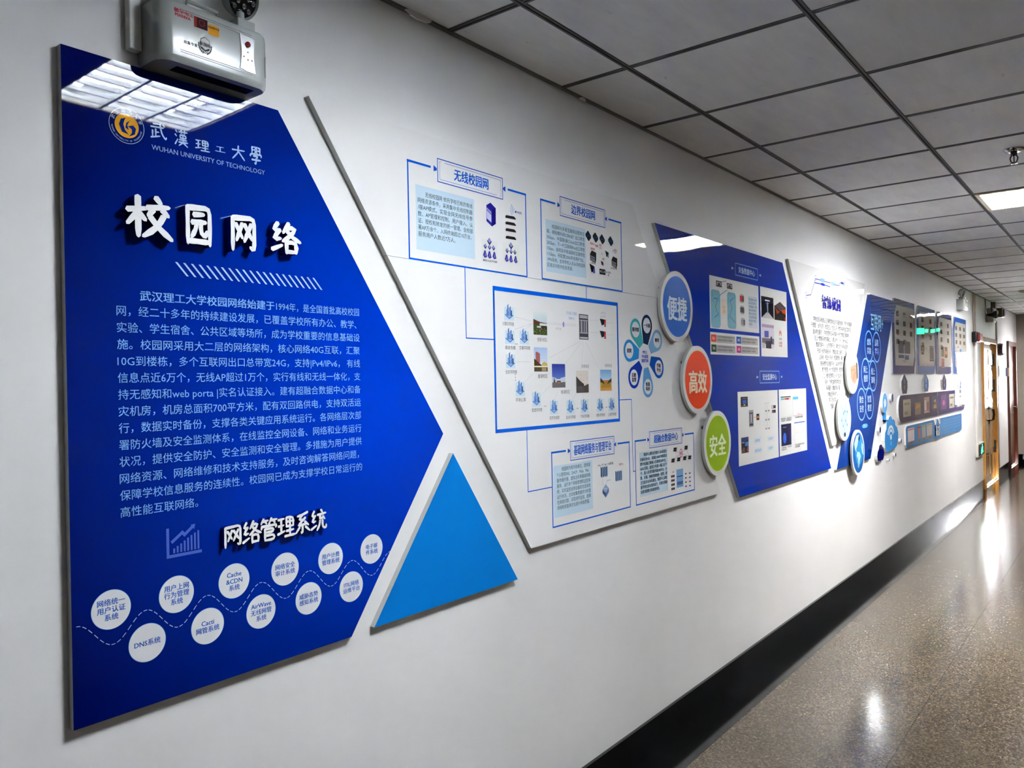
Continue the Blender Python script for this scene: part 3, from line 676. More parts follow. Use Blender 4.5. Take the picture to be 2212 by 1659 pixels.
p.poly([(c[0]+.002, c[1]), (c[0]+.013, c[1]+.004), (c[0]+.019, c[1]-.002), (c[0]+.016, c[1]-.014), (c[0]+.004, c[1]-.021), (c[0]+.010, c[1]-.012), (c[0]+.010, c[1]-.005)], (16, 38, 120), 2)
for i, ch in enumerate('武汉理工大学'): a = PI*(.86-.144*i); p.ptext(ch, (c[0]+.0300*math.cos(a), c[1]+.0300*math.sin(a)), .0065, a-PI/2, LW, 1)
tt = 'WUHAN UNIVERSITY OF TECHNOLOGY'
for i, ch in enumerate(tt):
    if ch != ' ': a = PI*(1.06+.88*i/(len(tt)-1)); p.ptext(ch, (c[0]+.0302*math.cos(a), c[1]+.0302*math.sin(a)), .0038, a+PI/2, LW, 1)
p.obj('round_crest', b1)
p = Pr(BT_); LG = (176, 200, 236)
for ch, a, b in (('武', (0.8297, 2.1199), (0.867, 2.0845)), ('漢', (0.8833, 2.1172), (0.9145, 2.0818)), ('理', (0.9296, 2.1088), (0.9653, 2.081)), ('工', (0.9774, 2.1037), (1.0043, 2.0877)), ('大', (1.0181, 2.1153), (1.0554, 2.0815)), ('學', (1.0642, 2.1235), (1.1015, 2.0793))):
    brush_print(p, ch, a[0], b[0], b[1], a[1], 10.5, LG, 1)
p.text('WUHAN UNIVERSITY OF TECHNOLOGY', .833, 1.106, 2.0608, .0108, (160, 184, 228), 1, 0, 2, latin=True)
p.obj('university_name', b1)
# raised acrylic title letters
def raised(board_, ch, a, b, w_, t0, t1, mats):
    g = G(); brush_prisms(g, ch, a[0], b[0], b[1], a[1], w_, -t1, -t0)
    return g.obj('raised_letter', mats, board_, board_.location)
for ch, a, b in (('校', (0.7631, 1.9583), (0.862, 1.8682)), ('园', (0.8861, 1.9598), (0.9586, 1.8675)), ('网', (0.9929, 1.9557), (1.0692, 1.8656)), ('络', (1.0994, 1.9529), (1.1873, 1.8745))):
    raised(b1, ch, a, b, 14.5, BT_, .040, [M['letter_white'], M['letter_side']])
xa, xb = (0.9717, 1.2693)[0], (1.2542, 1.2341)[0]; za, zb = 1.203, 1.257
for i, ch in enumerate('网络管理系统'):
    w_ = (xb-xa)/6; raised(b1, ch, (xa+w_*i-.003, zb), (xa+w_*(i+1)+.002, za), 12.5, BT_, .032, [M['letter_white'], M['letter_side']])
p = Pr(BT_)
for i in range(21):
    x = .8795+i*(1.2375-.8795)/20; p.poly([(x, 1.831), (x+.0052, 1.831), (x+.0305, 1.803), (x+.0253, 1.803)], (190, 206, 235), 1)
p.obj('slanted_dashes', b1)
LINES = ['武汉理工大学校园网络始建于1994年，是全国首批高校校园', '网，经二十多年的持续建设发展，已覆盖学校所有办公、教学、', '实验、学生宿舍、公共区域等场所，成为学校重要的信息基础设',
 '施。校园网采用大二层的网络架构，核心网络40G互联，汇聚', '10G到楼栋，多个互联网出口总带宽24G，支持|Pv4/IPv6， 有线', '信息点近6万个，无线AP超过1万个，实行有线和无线一体化，支', '持无感知和web porta |实名认证接入。建有超融合数据中心和备',
 '灾机房，机房总面积700平方米，配有双回路供电，支持双活运', '行，数据实时备份，支撑各类关键应用系统运行。各网络层次部', '署防火墙及安全监测体系，在线监控全网设备、网络和业务运行', '状况，提供安全防护、安全监测和安全管理。多措施为用户提供',
 '网络资源、网络维修和技术支持服务，及时咨询解答网络问题，', '保障学校信息服务的连续性。校园网已成为支撑学校日常运行的', ('高性能互联网络。', .265)]
p = Pr(BT_); TXC = (128, 178, 240)
f_ = textmesh('武汉理工大学校园网络始建于', .012, 2)
p.text('武汉理工大学校园网络始建于', .802, 1.125, 1.753-.010, .0200, TXC, 2, .014)
p.text('1994年，是全国首批高校校园', 1.130, 1.386, 1.753-.0097, .0194, TXC, 2, .003)
p.para(LINES[1:], .754, 1.386, 1.720, 1.3475, 0, 11, .0200, TXC, 2, .003, 2)
p.obj('body_text', b1)
p = Pr(BT_); CI = (78, 104, 196)
p.rect((.8485, 1.204), (.8545, 1.267), CI); p.rect((.8485, 1.204), (.928, 1.2105), CI)
for i, h in enumerate((.010, .014, .018, .023, .028, .032, .036, .040)): p.rect((.863+i*.0079, 1.213), (.8672+i*.0079, 1.213+h), CI)
p.line([(.862, 1.238), (.884, 1.254), (.889, 1.2485), (.908, 1.2635)], .0065, CI); p.poly([(.903, 1.2675), (.914, 1.268), (.911, 1.257)], CI)
p.obj('chart_icon', b1)
p = Pr(BT_); n = 0; x = .667
while x < 1.482:
    q = [(x+.0062*k/3, 1.0815+.0258*math.cos(2*PI*(x+.0062*k/3-.667)/.1357)) for k in range(4)]
    for a, b in zip(q, q[1:]): p.line([a, b], .0013, (190, 206, 235), 1)
    x += .0109 if True else 0
p.obj('dashed_wave', b1)
BUB = [(.7325+.1362*i, 1.1255, t_) for i, t_ in enumerate((['网络统一', '用户认证', '系统'], ['用户上网', '行为管理', '系统'], ['Cache', '&CDN', '系统'], ['网络安全', '审计系统'], ['用户计费', '管理系统'], ['电子邮', '件系统']))]
BUB += [(.804+.1345*i, 1.0405, t_) for i, t_ in enumerate((['DNS系统'], ['Cacti', '网管系统'], ['AirWave', '无线网管', '系统'], ['威胁态势', '感知系统'], ['ITIL网络', '运维平台']))]
for x, z, tx in BUB:
    p = Pr(BT_); p.circ((x, z), .0392, (96, 168, 236), 2, 48); p.circ((x, z), .0384, (222, 222, 224), 3, 48); o = p.obj('round_bubble', b1)
    q = Pr(BT_); n = len(tx)
    for i, s_ in enumerate(tx):
        lat = s_.isascii(); q.ctext(s_, x, z+(n-1)*.0075-i*.015, .0105 if lat else .0125, (22, 92, 186), 4, .02, 2, .056, latin=lat, sq=1.0)
    q.obj('bubble_text', o)

# ---- 2 light blue triangle
b2 = thing('triangle_board', 'plain bright blue triangular board between the dark blue board and the white board', 'display board', (1.73, 0, .915))
board(b2, [(1.418, .915), (2.043, .915), (1.741, 1.354)], .001, BT_, (6, 122, 204), 'edge', 'film')

# ---- 3 white infrastructure board
b3 = thing('display_board', 'large white slanted board of blue-outlined network diagrams and photographs', 'display board', (2.6, 0, 1.0))
sl = (2.118-1.238)/(2.283-1.004)
def xl3(z): return 1.238+(2.283-z)*sl
def xr3(z): return 2.853+(2.285-z)*(3.673-2.853)/1.285
zs_ = 1.9165
board(b3, [(xl3(zs_-.0012), zs_-.0012), (xl3(1.003), 1.003), (xr3(1.003), 1.003), (xr3(zs_-.0012), zs_-.0012)], .001, BT_, WHT, 'edge')
board(b3, [(xl3(2.284), 2.284), (xl3(zs_), zs_), (xr3(zs_), zs_), (xr3(2.284), 2.284)], .001, BT_, WHT, 'edge')
FB = (0, 96, 214); FD = (10, 84, 200)
def net_frame(p, x0, x1, z0, z1, title, tx0, dz=0):
    lw = .0052
    p.line([(x0, z1), (x0, z0), (x1, z0), (x1, z1)], lw, FB, 1)
    a, b = tx0, tx0+.305
    p.line([(x0, z1), (a-.032, z1)], lw*1.3, FB, 1); p.line([(b+.030, z1), (x1, z1)], lw*1.3, FB, 1)
    p.frame((a, z1-.037), (b, z1+.031), .0028, FD, 2); p.frame((a+.009, z1-.029), (b-.009, z1+.023), .0012, (60, 110, 205), 2)
    p.rect((a+.014, z1+.022), (a+.030, z1+.024), WHT, 3); p.rect((b-.030, z1-.030), (b-.014, z1-.028), WHT, 3)
    p.poly([(a-.017, z1-.010), (a-.003, z1-.005), (a-.003, z1+.001), (a-.017, z1+.008)], FD, 2); p.poly([(b+.015, z1-.010), (b+.002, z1-.005), (b+.002, z1+.001), (b+.015, z1+.008)], FD, 2)
    n = len(title); h = .0335 if n < 8 else .036; w_ = .162 if n == 5 else (.225 if n < 8 else .262)
    p.text(title, (a+b)/2-w_/2, (a+b)/2+w_/2, z1-.003-h/2, h, (8, 96, 206), 3, .030)
p = Pr(BT_)
net_frame(p, 1.575, 2.125, 1.918, 2.195, '无线校园网', 1.697)
net_frame(p, 2.212, 2.756, 1.920, 2.194, '边界校园网', (2.3292, 2.2235)[0])
net_frame(p, 2.248, 2.788, 1.0535, 1.3145, '基础网络服务与管理平台', (2.3649, 1.3546)[0])
net_frame(p, 2.836, 3.380, 1.0535, 1.3145, '超融合数据中心', (2.9566, 1.3532)[0])
x0, x1, z0, z1 = 1.9455, 2.7135, 1.408, 1.866
p.rect((x0-.004, z0-.007), (x0+.005, z1+.006), FB, 1); p.rect((x1-.004, z0-.007), (x1+.006, z1+.006), FB, 1); p.rect((x0, z1-.008), (x1, z1+.006), FB, 1); p.rect((x0, z0-.007), (x1, z0+.005), FB, 1)
a = (1.81, 1.9158)[0]; zc = (1.8075, 1.7006)[1]
p.line([(a, 1.918), (a, zc), (x0, zc)], .0035, FB, 1); a = (2.4912, 1.9146)[0]; p.line([(a, 1.92), (a, z1)], .0035, FB, 1)
a = (2.8123, 1.4866)[0]; zc = (2.76, 1.4864)[1]; zd = (2.8212, 1.1936)[1]; p.line([(x1, zc), (a, zc), (a+.004, zd), (2.836, zd)], .0035, FB, 1)
a = (2.1075, 1.4038)[0]; zc = (2.1074, 1.1949)[1]; p.line([(a, z0), (a, zc), (2.248, zc)], .0035, FB, 1)
p.obj('diagram_frames', b3)
TB = (196, 218, 232); INK = (32, 34, 42)
def textbox(par_, a, b, lines, xa, xb, za, zb, ia, ib, h, ind, bold=.004):
    p = Pr(BT_); p.rect(a, b, TB, 1); o = p.obj('text_panel', par_)
    q = Pr(BT_); q.para(lines, xa, xb, za, zb, ia, ib, h, INK, 2, bold, 2, ind); q.obj('text', o)
textbox(b3, (1.604, 1.947), (1.859, 2.133), ['无线校园网 依托学校已有的有线', '网络资源条件，采用集中无线控制器', '/瘦AP模式，实现全网无线信号参', '数、AP管理和控制、用户接入、认', '证、授权和转发的统一管理。全校部', '署AP万余个，入网终端超过10万台，', ('服务用户人数近7万人。', .66)],
        (1.612, 2.0897)[0], (1.8504, 2.1016)[0], (1.613, 2.0898)[1], (1.6117, 1.993)[1], 1, 6, .0142, .031)
textbox(b3, (2.238, 2.1312), (2.4941, 1.9477), ['校园网与多家互联网运营商互', '联，拥有教科网CERNET 出口带宽', '3Gbps，中国联通CUnet出口带宽', '20Gbps，下一代互联网IPv6出口带宽', '1Gbps，省网及环南湖高校互联带宽', '11Gbps。另配置2000并发用户SSL_', 'VPN系统，支持学校人员从非校园网', ('区域访问校内信息资源。', .66)],
        (2.2444, 2.0921)[0], (2.4859, 2.1)[0], (2.245, 2.0901)[1], (2.2432, 1.9724)[1], 1, 7, .0142, .031)
textbox(b3, (2.2576, 1.2667), (2.5095, 1.084), ['校园网为校内各单位、团体或', '个人提供DNS、DHCP、Web、Mail、', '服务器托管、虚拟主机等基础网络', '服务。运行多个网络管理和监控系', '统，实时监控全网设备和信息系统', '运行状况，主动收集数据并分析潜', '在网络问题，实现闭环监视、故障', '排除和修复来优化提升网络质量。'],
        (2.2761, 1.2332)[0], (2.4943, 1.2408)[0], (2.2779, 1.2323)[1], (2.2758, 1.1165)[1], 1, 7, .0145, .031)
textbox(b3, (2.8698, 1.2652), (3.1183, 1.0819), ['数据中心拥有高性能PC SAN和混合', '存储系统4台，容量达1800TB购置高', '群中低端汇聚接入交换机30多台，', '160G互联，提供万兆接入端口近千', '个，接入各类型服务器200多台，计', '算、存储、网络资源池统一管理，建', '立完备安全体系健全。数据中心承载', '着学校信息系统的运行，实现对基础', ('信息资源整合和高效利用。', .7)],
        (2.8746, 1.238)[0], (3.11, 1.2438)[0], (2.8753, 1.2346)[1], (2.8725, 1.1009)[1], 1, 8, .0138, .031, .02)
# frame A icons
def at13(x, y): return (x, y)
p = Pr(BT_)
p.poly([(1.9181, 2.1254), (1.9388, 2.1366), (1.9646, 2.1233), (1.9451, 2.1116)], (34, 30, 140), 1); p.poly([(1.9442, 2.1121), (1.9652, 2.124), (1.9643, 2.0725), (1.9441, 2.0611)], (24, 16, 112), 1)
p.poly([(1.9181, 2.1254), (1.9445, 2.1121), (1.9441, 2.0611), (1.9172, 2.0747)], (52, 46, 160), 1); p.poly([(1.9191, 2.1178), (1.9419, 2.1068), (1.9415, 2.0735), (1.9187, 2.0837)], (196, 196, 228), 2); p.poly([(1.9196, 2.1149), (1.9412, 2.1042), (1.941, 2.0969), (1.9194, 2.1081)], (120, 124, 190), 3)
p.obj('server_icon', b3)
p = Pr(BT_)
for dy in (0, 57, 117, 185):
    p.poly([K13(*q) for q in ((0, 0),)] if False else [(a[0], a[1]-dy*.000365) for a in ((2.0139, 2.1063), (2.0194, 2.1096), (2.0601, 2.1111), (2.0692, 2.1058), (2.0691, 2.1017), (2.0143, 2.1))], (40, 36, 38), 1)
for i, r_ in enumerate((.010, .018, .026)): p.ring(((2.069, 2.1312)[0], (2.069, 2.1312)[1]), r_, .0018, (70, 130, 205), 1, 12, None, PI*.75, PI*1.25)
a = (2.0656, 2.128); p.circ((a[0]+.004, a[1]), .004, (30, 60, 150), 1, 12); p.text('WiFi', a[0]+.010, a[0]+.036, a[1]-.004, .008, (40, 70, 160), 1, .02, 1, True)
p.obj('wireless_icon', b3)
def diamond(p, c, r, col, top=(150, 150, 215)):
    p.poly([(c[0]-r, c[1]), (c[0], c[1]-r*1.1), (c[0]+r, c[1]), (c[0], c[1]+r)], col, 2); p.poly([(c[0]-r*.75, c[1]+r*.15), (c[0], c[1]-r*.5), (c[0]+r*.75, c[1]+r*.15), (c[0], c[1]+r*.85)], top, 3)
p = Pr(BT_)
for base, rows in (((128, 1068), [[(128, 1068)], [(60, 1145), (130, 1160), (196, 1173)], [(57, 1275), (130, 1288), (210, 1300)]]), ((480, 1140), [[(480, 1140)], [(417, 1218), (482, 1232), (543, 1243)], [(410, 1342), (480, 1355), (556, 1366)]])):
    pass
SC_ = {(128, 1068): (1.9298, 2.0117), (60, 1145): (1.9087, 1.994), (130, 1160): (1.9299, 1.9937), (196, 1173): (1.9501, 1.9937), (57, 1275): (1.9071, 1.9686), (130, 1288): (1.9291, 1.9687), (210, 1300): (1.9536, 1.9692),
       (480, 1140): (2.0406, 2.0116), (417, 1218): (2.0196, 1.9933), (482, 1232): (2.0407, 1.993), (543, 1243): (2.0607, 1.9932), (410, 1342): (2.0166, 1.9681), (480, 1355): (2.0392, 1.9681), (556, 1366): (2.0642, 1.9686)}
p.rect((1.89, 2.0157), (1.9717, 1.9516), (226, 226, 222), 1); p.rect((1.9974, 2.0181), (2.0833, 1.9536), (228, 228, 220), 1)
for k, c in SC_.items():
    big = k in ((128, 1068), (480, 1140)); low = k[1] in (1275, 1288, 1300, 1342, 1355, 1366)
    if low:
        p.poly([(c[0]-.010, c[1]-.004), (c[0]-.002, c[1]-.012), (c[0]+.010, c[1]-.008), (c[0]+.003, c[1]+.012), (c[0]-.003, c[1]+.012)], (70, 60, 165), 2); p.poly([(c[0]-.002, c[1]-.006), (c[0]+.003, c[1]-.006), (c[0]+.001, c[1]+.006)], (150, 145, 215), 3)
    else: diamond(p, c, .0115 if big else .0085, (30, 28, 110))
for a, b in (((128, 1068), (60, 1145)), ((128, 1068), (130, 1160)), ((128, 1068), (196, 1173))): p.line([SC_[a], SC_[b]], .0006, (150, 150, 150), 1)
for k, s_ in (((57, 1275), '教学区'), ((130, 1288), '办公区'), ((210, 1300), '学生宿舍')): p.ctext(s_, SC_[k][0], SC_[k][1]-.0195, .006, (40, 40, 50), 2, .02, 1)
p.obj('campus_icons', b3)
# frame B icons
p = Pr(BT_)
def cloud(p, c, r, col, layer=1):
    for dx, dz, k in ((0, 0, .8), (-.55, .1, .5), (.5, -.1, .55), (-.1, .5, .5), (.1, -.5, .5)): p.circ((c[0]+dx*r, c[1]+dz*r), r*k, col, layer, 14)
for c in ((2.5129, 2.1087), (2.5632, 2.1091), (2.6116, 2.1088), (2.6748, 2.1097)): cloud(p, c, .0185, (22, 42, 66)); p.line([(c[0]-.009, c[1]), (c[0]+.009, c[1])], .0015, (60, 90, 120), 2)
for a, s_, col in (((2.5406, 2.0825), '带宽3G', (222, 60, 80)), ((2.5413, 2.0629), '教育网', (222, 60, 120)), ((2.5709, 2.0781), '联通', (70, 60, 70)), ((2.5979, 2.0842), '电信', (222, 60, 70)), ((2.5984, 2.0745), '20G', (222, 60, 70)), ((2.7089, 2.0781), '移动', (222, 50, 90)), ((2.7095, 2.0689), '1G', (160, 70, 90)), ((2.608, 2.0523), '口', (110, 110, 215)), ((2.6932, 2.0739), '口', (90, 90, 180))):
    p.ctext(s_, a[0], a[1], .0085, col, 1, .02, 1)
for c in ((2.5443, 2.0337), (2.7005, 2.0293)):
    x, z = c; p.poly([(x-.022, z+.008), (x-.010, z+.023), (x+.022, z+.018), (x+.021, z-.010), (x+.014, z-.023), (x-.022, z-.014)], (46, 44, 44), 1)
    p.poly([(x-.020, z+.004), (x+.012, z-.001), (x+.011, z-.020), (x-.020, z-.012)], (130, 130, 138), 2); p.line([(x-.017, z-.003), (x+.009, z-.008)], .003, (70, 70, 90), 3)
for c, r_, col in (((2.6456, 2.0568), .014, (120, 170, 200)), ((2.5359, 1.9903), .019, (90, 80, 190)), ((2.6082, 2.0169), .010, (215, 50, 70))):
    x, z = c; p.poly([(x-r_, z+r_*.8), (x+r_*.8, z+r_*.4), (x+r_, z-r_*.5), (x-r_*.3, z-r_*.9)], (22, 24, 30), 1); p.rect((x+r_*.3, z-r_), (x+r_*1.0, z-r_*.1), col, 2)
a = (2.5875, 1.9937); b = (2.6309, 1.9725); p.rect(a, b, (44, 44, 46), 1); p.rect((a[0]+.005, a[1]-.006), (b[0]-.004, b[1]+.008), (168, 168, 170), 2); p.poly([(a[0]+.012, b[1]+.010), (b[0]-.008, b[1]+.010), (b[0]-.014, b[1]+.022), (a[0]+.016, b[1]+.020)], (70, 70, 74), 3)
for a, s_ in (((2.5435, 2.0099), '上网认证'), ((2.6951, 2.0053), '出口防火墙'), ((2.6516, 1.9851), '核心路由'), ((2.6527, 1.9746), '器'), ((2.6173, 2.033), '流控')): p.ctext(s_, a[0], a[1], .0085, (80, 66, 76), 1, .01, 1)
p.obj('border_network_icons', b3)
# big diagram: campus tiles, labels, photographs, rack
TL = [(((1.9978, 1.8085), (2.0495, 1.7656)), '计算机学院楼'), (((2.0, 1.7324), (2.0495, 1.6882)), '南综合楼'), (((2.0774, 1.7344), (2.1278, 1.6895)), '交通学院楼'), (((2.0022, 1.6541), (2.0517, 1.6087)), '信息学院楼'), (((2.0503, 1.5631), (2.0998, 1.5163)), '学海公寓'),
      (((2.1401, 1.5265), (2.1898, 1.4789)), '管理学院楼'), (((2.2432, 1.4958), (2.2921, 1.4476)), '理学院楼群'), (((2.3453, 1.4941), (2.3954, 1.4452)), '自动化学院楼'), (((2.4385, 1.4948), (2.4901, 1.4447)), '汽车学院楼'), (((2.5494, 1.4945), (2.5977, 1.4444)), '材料学院楼'), (((2.6337, 1.495), (2.6822, 1.4439)), '土建学院楼')]
for (a, b), s_ in TL:
    p = Pr(BT_); p.rect(a, b, (200, 222, 228), 2); x = (a[0]+b[0])/2; z = b[1]+.028
    p.poly([(x-.022, z-.010), (x, z-.022), (x+.020, z-.011), (x, z+.001)], (150, 182, 226), 3); p.line([(x-.022, z-.010), (x, z-.022), (x+.020, z-.011)], .0028, (84, 118, 196), 4)
    for dx, h, cc in ((-.013, .020, (110, 150, 212)), (-.007, .034, (66, 106, 186)), (.000, .026, (120, 158, 218)), (.006, .031, (74, 112, 190)), (.012, .018, (28, 46, 104))): p.rect((x+dx-.0024, z-.013), (x+dx+.0024, z-.013+h), cc, 5)
    p.line([(x-.010, z+.020), (x-.003, z+.024)], .002, (96, 140, 205), 6)
    p.ctext(s_, x+(.002 if s_[0] != '计' else -.006), b[1]-.012, .0125, (92, 92, 100), 2, 0, 1, .060)
    p.obj('building_tile', b3)
PH = [(((2.1553, 1.8051), (2.2348, 1.7245)), '余家头校区', 'garden', 0), (((2.1552, 1.6799), (2.2333, 1.5986)), '鉴湖校区', 'tower', 0), (((2.2594, 1.6252), (2.3412, 1.5416)), '南湖校区', 'plaza', .03), (((2.4115, 1.602), (2.4941, 1.5203)), '东院校区', 'bw', 1), (((2.5771, 1.6057), (2.6596, 1.525)), '西院校区', 'autumn', 1)]
def photo(p, a, b, kind, L0=2):
    x0, x1 = sorted((a[0], b[0])); z0, z1 = sorted((a[1], b[1])); w_ = x1-x0; h = z1-z0; rnd = random.Random(kind)
    def R(u0, v0, u1, v1, c, l=1): p.rect((x0+u0*w_, z0+v0*h), (x0+u1*w_, z0+v1*h), c, L0+l)
    def Pp(q, c, l=1): p.poly([(x0+u*w_, z0+v*h) for u, v in q], c, L0+l)
    if kind == 'garden':
        for i in range(10): R(0, .50+i*.05, 1, .55+i*.05, (196+i*3, 212+i*2, 218+i), 0)
        R(0, 0, 1, .5, (58, 84, 40), 0); Pp([(0, .66), (.25, .60), (.5, .55), (1, .52), (1, .4), (0, .45)], (96, 54, 40)); R(.45, .40, 1, .50, (216, 214, 206), 2); R(.25, .30, .55, .38, (190, 190, 180), 2); R(.5, .24, 1, .38, (60, 50, 48), 1)
        cols = [(110, 134, 50), (60, 100, 40), (150, 140, 70), (190, 80, 60), (40, 70, 34)]
        for i in range(42): u, v = rnd.random()*.94, rnd.random()*.26; R(u, v, u+.06, v+.03, cols[i % 5], 2)
    elif kind == 'tower':
        for i in range(6): R(0, .3+i*.12, 1, .42+i*.12, (214-i*8, 222-i*5, 236-i*1), 0)
        Pp([(.12, .38), (.44, .36), (.44, .76), (.2, .84), (.12, .80)], (176, 106, 100)); 
        for i in range(7): R(.14, .42+i*.055, .42, .43+i*.055, (150, 80, 80), 2)
        Pp([(0, .22), (0, .55), (.2, .45), (.45, .32), (.55, .28), (.55, .22)], (84, 62, 34), 2); Pp([(.55, .22), (.6, .36), (.75, .42), (.95, .36), (1, .24)], (206, 176, 104), 2); R(0, 0, 1, .2, (86, 74, 56), 1); R(0, .18, 1, .24, (232, 222, 190), 3); R(.55, .02, .9, .16, (170, 150, 110), 3)
    elif kind == 'plaza':
        for i in range(8): R(0, .36+i*.08, 1, .44+i*.08, (90-i*7, 120-i*9, 205-i*7), 0)
        R(0, 0, 1, .24, (112, 104, 100), 0); Pp([(0, .22), (0, .46), (.32, .40), (.34, .22)], (190, 196, 206)); Pp([(.62, .22), (.62, .40), (1, .46), (1, .24)], (204, 208, 216)); Pp([(.10, .22), (.14, .44), (.24, .22)], (60, 62, 74), 2); R(.34, .22, .64, .30, (110, 90, 76), 1); R(.42, .19, .56, .23, (216, 120, 90), 2)
    elif kind == 'bw':
        R(0, 0, 1, 1, (222, 210, 200), 0); Pp([(0, .42), (0, .75), (.3, .55), (.5, .45), (.62, .40), (.62, 0), (0, 0)], (62, 58, 56)); Pp([(.5, 0), (.6, .3), (1, .40), (1, 0)], (84, 72, 66), 2)
        for i in range(9): u = .05+rnd.random()*.8; v = .3+rnd.random()*.5; R(u, v, u+.05, v+.02, (120, 70, 100), 3)
        for i in range(5): R(.1+i*.1, .02, .13+i*.1, .3, (120, 116, 116), 3)
    elif kind == 'autumn':
        for i in range(5): R(0, .5+i*.1, 1, .6+i*.1, (176-i*12, 206-i*8, 228-i*2), 0)
        R(0, 0, 1, .5, (196, 158, 50), 0); Pp([(0, .42), (0, .62), (.3, .45), (.4, .30)], (70, 56, 38)); Pp([(1, .42), (1, .6), (.7, .47), (.6, .3)], (64, 52, 40)); R(.35, .38, .65, .50, (206, 120, 50), 2); R(0, .0, 1, .12, (216, 150, 60), 1)
        for i in range(5): R(.08+.02*i, .16+i*.05, .9, .18+i*.05, (150, 100, 30), 2)
    elif kind == 'aisle':
        R(0, 0, 1, 1, (22, 24, 38), 0); Pp([(0, 0), (.42, .28), (.58, .28), (1, 0)], (196, 192, 190)); R(.47, .2, .55, .75, (150, 164, 184), 2); R(.3, .8, .7, .86, (190, 200, 214), 2); R(.35, .68, .6, .72, (130, 150, 180), 2); Pp([(.42, .4), (.36, .75), (.45, .7)], (60, 76, 110), 2)
    elif kind == 'rack_orange':
        R(0, 0, 1, .75, (50, 40, 36), 0); Pp([(0, .72), (.5, .98), (1, .72), (1, .6), (.5, .5)], (92, 78, 82)); Pp([(.55, .55), (1, .62), (1, .35), (.7, .40)], (196, 78, 36), 2); Pp([(0, .7), (.3, .5), (.5, .46), (.2, .3)], (150, 64, 40), 1); R(.9, 0, 1, .2, (200, 76, 34), 2)
    elif kind == 'office':
        R(0, 0, 1, 1, (206, 200, 214), 0); R(.2, .45, .55, .72, (82, 80, 168), 1); R(0, .86, 1, .98, (176, 150, 180), 1); R(0, .18, 1, .42, (108, 100, 108), 1); R(.3, 0, .75, .3, (64, 58, 62), 2); Pp([(.68, .2), (.7, .5), (.82, .5), (.86, .2)], (60, 54, 84), 2); R(0, 0, .22, .22, (180, 176, 180), 2)
    elif kind == 'navy':
        R(0, 0, 1, 1, (26, 24, 66), 0); p.circ((x0+w_*.33, z0+h*.35), w_*.16, (50, 96, 190), L0+2, 20, h*.25); R(.18, .84, .5, .87, (110, 120, 200), 2); R(.7, .1, .95, .8, (34, 30, 92), 1)
    elif kind == 'console':
        R(0, 0, 1, 1, (44, 44, 56), 0); R(.26, .3, .8, .68, (60, 92, 176), 1); R(.1, .05, .9, .14, (120, 110, 80), 1); R(.2, .8, .85, .86, (90, 92, 110), 1); R(.38, .12, .62, .26, (190, 160, 120), 2)
    elif kind == 'people':
        R(0, 0, 1, 1, (52, 40, 44), 0); Pp([(0, .62), (.4, .7), (1, .8), (1, 1), (0, 1)], (40, 52, 100)); R(.5, .42, 1, .7, (70, 124, 196), 2); Pp([(0, .2), (.3, .4), (.5, .3), (.5, 0), (0, 0)], (90, 66, 58), 1); Pp([(.7, .05), (.8, .38), (1, .35), (1, .05)], (150, 90, 84), 2); R(.1, .66, .4, .7, (190, 190, 200), 3)
    return p
for (a, b), s_, kind, side in PH:
    p = Pr(BT_); photo(p, a, b, kind); x = (a[0]+b[0])/2
    if side == 1: p.ctext(s_, x+.022, a[1]+.016, .0125, (100, 96, 96), 2, 0, 1, .052)
    else: p.ctext(s_, x+.010+side, b[1]-.016, .0135, (100, 96, 96), 2, 0, 1, .056)
    p.obj('photograph', b3)
p = Pr(BT_); a = (2.4379, 1.8109); b = (2.5, 1.7175); p.rect(a, b, (74, 72, 78), 2); w_ = b[0]-a[0]; h = a[1]-b[1]
p.rect((a[0]+.004, a[1]-.003), (b[0]-.004, a[1]-h*.16), (176, 174, 182), 3); p.rect((a[0]+.004, b[1]+h*.24), (b[0]-.004, a[1]-h*.22), (170, 170, 176), 3); p.rect((a[0]+.004, b[1]+.003), (b[0]-.004, b[1]+h*.10), (186, 184, 190), 3)
for i, u in enumerate((.12, .36, .5, .68, .9)): p.rect((a[0]+w_*u-.003, b[1]+h*.28), (a[0]+w_*u+.003, a[1]-h*.26), (74, 70, 80), 4)
p.obj('rack_picture', b3)
p = Pr(BT_)
for c in ((2.604, 1.7896), (2.6023, 1.7432)):
    x, z = c; p.poly([(x-.022, z+.012), (x+.012, z+.010), (x+.014, z-.008), (x-.008, z-.014)], (34, 32, 44), 2); p.rect((x+.010, z-.018), (x+.022, z+.010), (206, 50, 56), 3); p.line([(x+.010, z-.004), (x+.022, z-.004)], .001, (230, 190, 190), 4); p.line([(x+.010, z-.011), (x+.022, z-.011)], .001, (230, 190, 190), 4)
p.obj('firewall_icon', b3)
p = Pr(BT_); GR = (186, 184, 186)
S = lambda a, b: p.line([a, b], .0008, GR, 1)
S((2.0533, 1.7791), (2.148, 1.7692)); S((2.051, 1.7374), (2.1478, 1.7616)); S((2.1035, 1.7367), (2.1503, 1.7608)); S((2.0563, 1.6309), (2.141, 1.6312)); S((2.1039, 1.5656), (2.1524, 1.594)); S((2.239, 1.7698), (2.4246, 1.7708)); S((2.2389, 1.7651), (2.4244, 1.7652))
